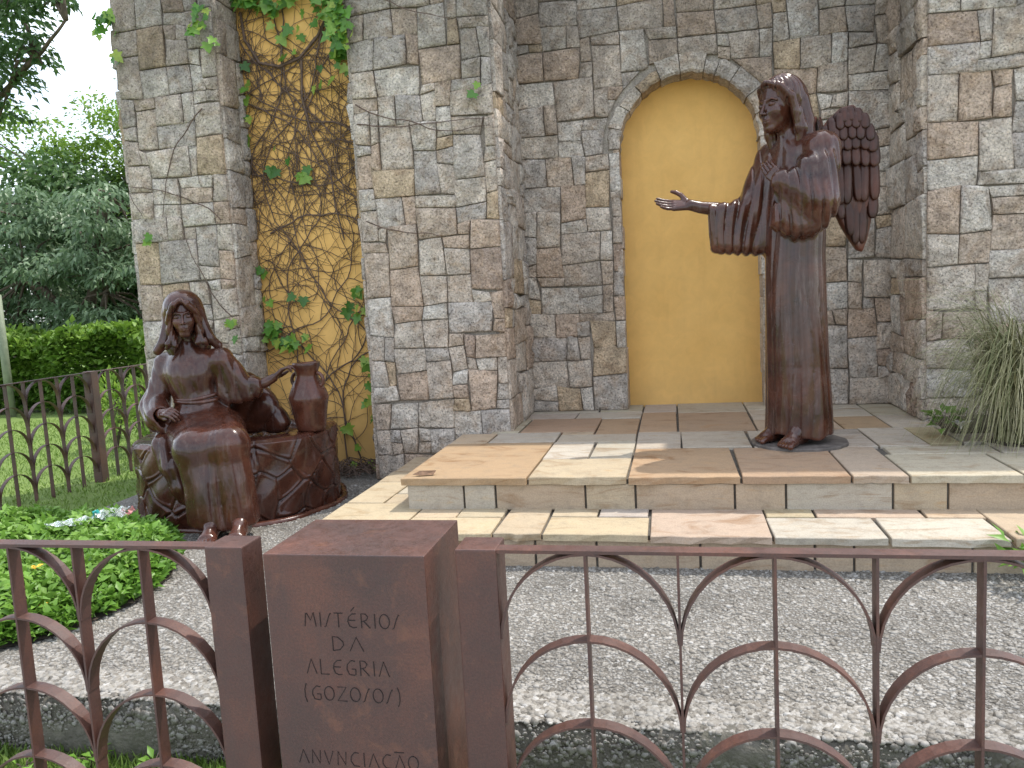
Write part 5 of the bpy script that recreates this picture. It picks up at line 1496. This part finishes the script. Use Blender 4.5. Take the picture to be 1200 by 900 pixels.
for (x, z, a, L) in mains:
    pts = wander(x, z, a, L, .075, .34, BND)
    mbx = MB(); put(mbx, pts, .0070, .0035, n=6); mbx.build('stem', M['vine'], t, smooth=True, loc=(x, YP, z))
    for i in range(1, len(pts), 2):
        if pts[i][1] < 1.1 and rv.random() < .5: continue
        s = rv.choice((-1, 1)); j = min(i+1, len(pts)-1); d = math.atan2(pts[j][1]-pts[i-1][1], pts[j][0]-pts[i-1][0])
        b_ = wander(*pts[i], d+s*rv.uniform(.5, 1.3), rv.uniform(.25, .95), .055, .30, BND)
        put(twigs, b_, .0036, .0016)
        for q in range(1, len(b_), 3):
            d2 = math.atan2(b_[q][1]-b_[q-1][1], b_[q][0]-b_[q-1][0])
            if rv.random() < .8: put(twigs, wander(*b_[q], d2+rv.choice((-1, 1))*rv.uniform(.4, 1.2), rv.uniform(.12, .42), .045, .35, BND), .0022, .0010, n=3)
o = twigs.build('twigs', M['vine'], t, smooth=True, loc=(-3.05, YP, 0)); tag(o, kind='stuff')
# loop of thick old stem at the top
mbx = MB(); put(mbx, [(-3.50, 3.95), (-3.48, 3.72), (-3.36, 3.52), (-3.18, 3.47), (-3.0, 3.52), (-2.82, 3.68), (-2.70, 3.86), (-2.66, 4.1)], .012, .012, n=7); mbx.build('stem', M['vine'], t, smooth=True, loc=(-3.2, YP, 3.6))
mbx = MB(); put(mbx, [(-2.98, 3.5), (-3.0, 3.2), (-2.94, 2.9), (-2.80, 2.6), (-2.78, 2.3), (-2.72, 2.0)], .011, .006, n=7); mbx.build('stem', M['vine'], t, smooth=True, loc=(-3.0, YP, 3))
# stems wandering over the pillar fronts
for (x0, x1, lst) in ((AX0, AX1, [(-3.62, 2.2, 2.3, 1.2), (-3.7, 3.1, 3.9, 1.0), (-3.6, 1.4, 2.2, .9)]), (BX0, BX1, [(-2.38, 3.0, -.55, 1.2), (-2.38, 2.85, -.15, 1.1), (-2.36, 3.85, -.2, .9), (-2.36, 2.1, -.35, .7)])):
    for (x, z, a, L) in lst:
        mbx = MB(); put(mbx, wander(x, z, a, L, .07, .22, (x0+.02, x1-.03, .4, WH)), .0055, .0025, y0=YF-.035, n=5); mbx.build('stem', M['vine'], t, smooth=True, loc=(x, YF, z))
# leaves: five-lobed, sharing one mesh
lobes = [(0, 0), (.20, -.14), (.46, -.02), (.34, .16), (.62, .36), (.30, .46), (.24, .66), (0, 1.0), (-.24, .66), (-.30, .46), (-.62, .36), (-.34, .16), (-.46, -.02), (-.20, -.14)]
V = [(x, -.10*abs(x)-.12*max(y, 0)**2, -y) for x, y in lobes]+[(0, .06, -.35)]
F = [(k, (k+1) % 14, 14) for k in range(14)]
ml, nt, b = new_mat('vine_leaf'); nn = NB(nt); rdn = nn.rand()
cc = nn.ramp(rdn, [(0, (.06, .17, .03)), (.35, (.12, .29, .04)), (.7, (.23, .40, .06)), (1, (.36, .46, .08))])
cc = nn.mix(.5, cc, nn.ramp(nn.noise(nn.pos(), 25, 3), [(.3, .7), (.7, 1.2)]), 'MULTIPLY')
setp(b, Base_Color=cc, Roughness=.42)
tr = nt.nodes.new('ShaderNodeBsdfTranslucent'); nt.links.new(cc, tr.inputs['Color']); ms = nt.nodes.new('ShaderNodeMixShader'); ms.inputs[0].default_value = .35
nt.links.new(b.outputs[0], ms.inputs[1]); nt.links.new(tr.outputs[0], ms.inputs[2]); nt.links.new(ms.outputs[0], nt.nodes['Material Output'].inputs['Surface'])
leaf_me = None
def put_leaf(x, y, z, s, parent, base):
    global leaf_me
    if leaf_me is None:
        ob = mesh_obj('leaf', V, F, ml, parent, smooth=True); leaf_me = ob.data
    else:
        ob = bpy.data.objects.new('leaf', leaf_me); COL.objects.link(ob); ob.parent = parent
    ob.location = (x-base[0], y-base[1], z-base[2]); ob.scale = (s, s, s)
    ob.rotation_euler = (rv.uniform(-.75, .15), rv.uniform(-1.0, 1.0), rv.uniform(-.7, .7))
spots = [(-2.78, 3.27, 4), (-3.5, 3.19, 3), (-3.26, 2.63, 4), (-3.0, 2.48, 3), (-3.4, 1.72, 3), (-3.19, 1.51, 2), (-2.58, 1.50, 6), (-2.62, 1.38, 7), (-2.56, .88, 4), (-2.55, .73, 5), (-2.55, .58, 4), (-2.54, .47, 3),
         (-3.5, 1.42, 5), (-3.47, 1.28, 6), (-3.4, 1.17, 7), (-3.24, 1.13, 7), (-3.13, 1.14, 3), (-3.01, 3.7, 3), (-2.66, 3.88, 14), (-2.60, 3.75, 20), (-2.56, 3.62, 20), (-2.58, 3.52, 16), (-2.56, 3.42, 9), (-2.80, 3.92, 4), (-3.06, 3.57, 2), (-3.18, 3.50, 2), (-2.9, 3.72, 2),
         (-2.64, 3.95, 8), (-3.52, 3.4, 2), (-3.51, 3.0, 3), (-3.2, 3.9, 12), (-3.35, 4.0, 20), (-3.5, 4.02, 18), (-3.1, 4.0, 14), (-2.98, 4.05, 8), (-3.3, 4.15, 18), (-3.0, 4.2, 14), (-2.9, .30, 2), (-2.7, .12, 3)]
vb = (-3.05, 6.42, 0)
for (x, z, n) in spots:
    for k in range(n):
        put_leaf(x+rv.gauss(0, .055), YP-.03-rv.uniform(0, .09), z+rv.gauss(0, .05)+.04, rv.uniform(.05, .115), t, vb)
for (x, z, n, yy) in ((-4.27, 2.07, 3, YF-.05), (-3.60, 1.31, 4, YF-.05), (-4.50, 3.90, 10, YF-.02), (-4.53, 3.78, 5, YF-.02), (-3.60, 3.85, 9, YF-.06), (-3.66, 3.74, 6, YF-.06), (-3.52, 3.60, 3, YF-.05), (-4.46, 3.58, 3, YF-.03), (-1.33, 3.05, 2, YF-.05), (-1.36, 3.86, 4, YF-.05), (-2.50, 3.86, 12, YF-.06), (-2.47, 3.72, 14, YF-.06), (-2.46, 3.60, 14, YF-.06), (-2.44, 3.48, 9, YF-.06), (-2.36, 3.55, 3, YF-.05)):
    for k in range(n): put_leaf(x+rv.gauss(0, .04), yy-rv.uniform(0, .06), z+rv.gauss(0, .045), rv.uniform(.05, .11), t, vb)
# litter of dead stems and leaves at the foot of the panel
mb = MB()
for k in range(150):
    x = rv.uniform(-2.95, -2.45); y = rv.uniform(6.12, 6.44); a = rv.uniform(0, 6.28); L = rv.uniform(.05, .22); z = .01+rv.uniform(0, .09)
    mb.tube([(x, y, z), (x+math.cos(a)*L*.5, y+math.sin(a)*L*.3, z+rv.uniform(0, .05)), (x+math.cos(a)*L, y+math.sin(a)*L*.5, z*.6)], [.005, .004, .002], 4, False)
o = mb.build('dead_twig_litter', M['vine'], loc=(-2.7, 6.3, 0)); tag(o, 'dark heap of dead vine twigs at the foot of the ochre panel', 'twigs', kind='stuff')
# dry leaf on the step
mb = MB(); mb.add([(-1.60, 4.56, UP+.012), (-1.56, 4.585, UP+.03), (-1.50, 4.59, UP+.012), (-1.555, 4.55, UP+.008), (-1.46, 4.61, UP+.026), (-1.47, 4.575, UP+.006)], [(0, 3, 1), (1, 3, 2), (1, 2, 4), (2, 3, 5), (2, 5, 4)])
o = mb.build('dry_leaf', mat_plain('dry_leaf_brown', (.16, .09, .05), .8, .3, 40), loc=(-1.54, 4.57, UP)); tag(o, 'curled brown dry leaf on the front corner of the upper step', 'leaf')

# ------------------------------------------------------------------ loose surface pebbles of the washed gravel
phi = (1+5**.5)/2
ico = np.array([(-1, phi, 0), (1, phi, 0), (-1, -phi, 0), (1, -phi, 0), (0, -1, phi), (0, 1, phi), (0, -1, -phi), (0, 1, -phi), (phi, 0, -1), (phi, 0, 1), (-phi, 0, -1), (-phi, 0, 1)])/math.sqrt(1+phi*phi)
icf = np.array([(0, 11, 5), (0, 5, 1), (0, 1, 7), (0, 7, 10), (0, 10, 11), (1, 5, 9), (5, 11, 4), (11, 10, 2), (10, 7, 6), (7, 1, 8), (3, 9, 4), (3, 4, 2), (3, 2, 6), (3, 6, 8), (3, 8, 9), (4, 9, 5), (2, 4, 11), (6, 2, 10), (8, 6, 7), (9, 8, 1)])
def pebbles(name, label, P, size, flat=.6, normal='z', mat='pebble'):
    n = len(P); sc = size[:, None]*np.stack([rg.uniform(.75, 1.35, n), rg.uniform(.75, 1.35, n), np.full(n, flat)*rg.uniform(.7, 1.2, n)], 1)
    a = rg.uniform(0, 6.28, n); c, s = np.cos(a)[:, None], np.sin(a)[:, None]
    v = ico[None]*sc[:, None, :]
    x = v[..., 0]*c-v[..., 1]*s; y = v[..., 0]*s+v[..., 1]*c; z = v[..., 2]
    if normal == 'y': y, z = z, y
    v = np.stack([x, y, z], -1)+P[:, None, :]
    f = (icf[None]+np.arange(n)[:, None, None]*12).reshape(-1, 3)
    o = mesh_obj(name, v.reshape(-1, 3), f.astype(np.int32), M[mat], None, smooth=True, loc=(0, 3, 0)); tag(o, label, 'gravel', kind='stuff')
n = 52000
y = 2.58+rg.uniform(0, 1, n)**1.35*1.5; x = rg.uniform(-2.9, 2.0, n); 
y[:14000] = 2.52+rg.uniform(0, .22, 14000); P = np.stack([x, y, np.where(y < 2.72, .003, 0.0)], 1); pebbles('gravel', 'pale washed pebbles set in the terrace before the steps', P, rg.lognormal(math.log(.0070), .34, n)*np.where(y < 2.72, 1.25, 1))
n = 9000
y = rg.uniform(4.05, 5.9, n); x = rg.uniform(-4.2, -2.08, n); m = np.hypot(x-WCX, y-WCY) > WR+.05; x, y = x[m], y[m]
P = np.stack([x, y, np.zeros(len(x))], 1); pebbles('gravel', 'pale washed pebbles round the foot of the well', P, rg.lognormal(math.log(.0075), .3, len(x)))
n = 9500
x = rg.uniform(-3.2, 1.7, n); z = rg.uniform(LAWN, -.005, n); y = np.array([np.interp(q, [LAWN-.1, LAWN, -.10, -.035, .002], [2.57, 2.525, 2.505, 2.505, 2.53]) for q in z])+np.array([.012*vnoise(a*7, 2*2.3, 3)+.02*vnoise(a*1.9, .8, 8) for a in x])
P = np.stack([x, y, z], 1); pebbles('gravel', 'rounded pebbles showing on the kerb face', P, rg.lognormal(math.log(.0072), .40, n)*np.where(rg.random(n) < .5, 1, .6), flat=.38, normal='y', mat='pebble2')
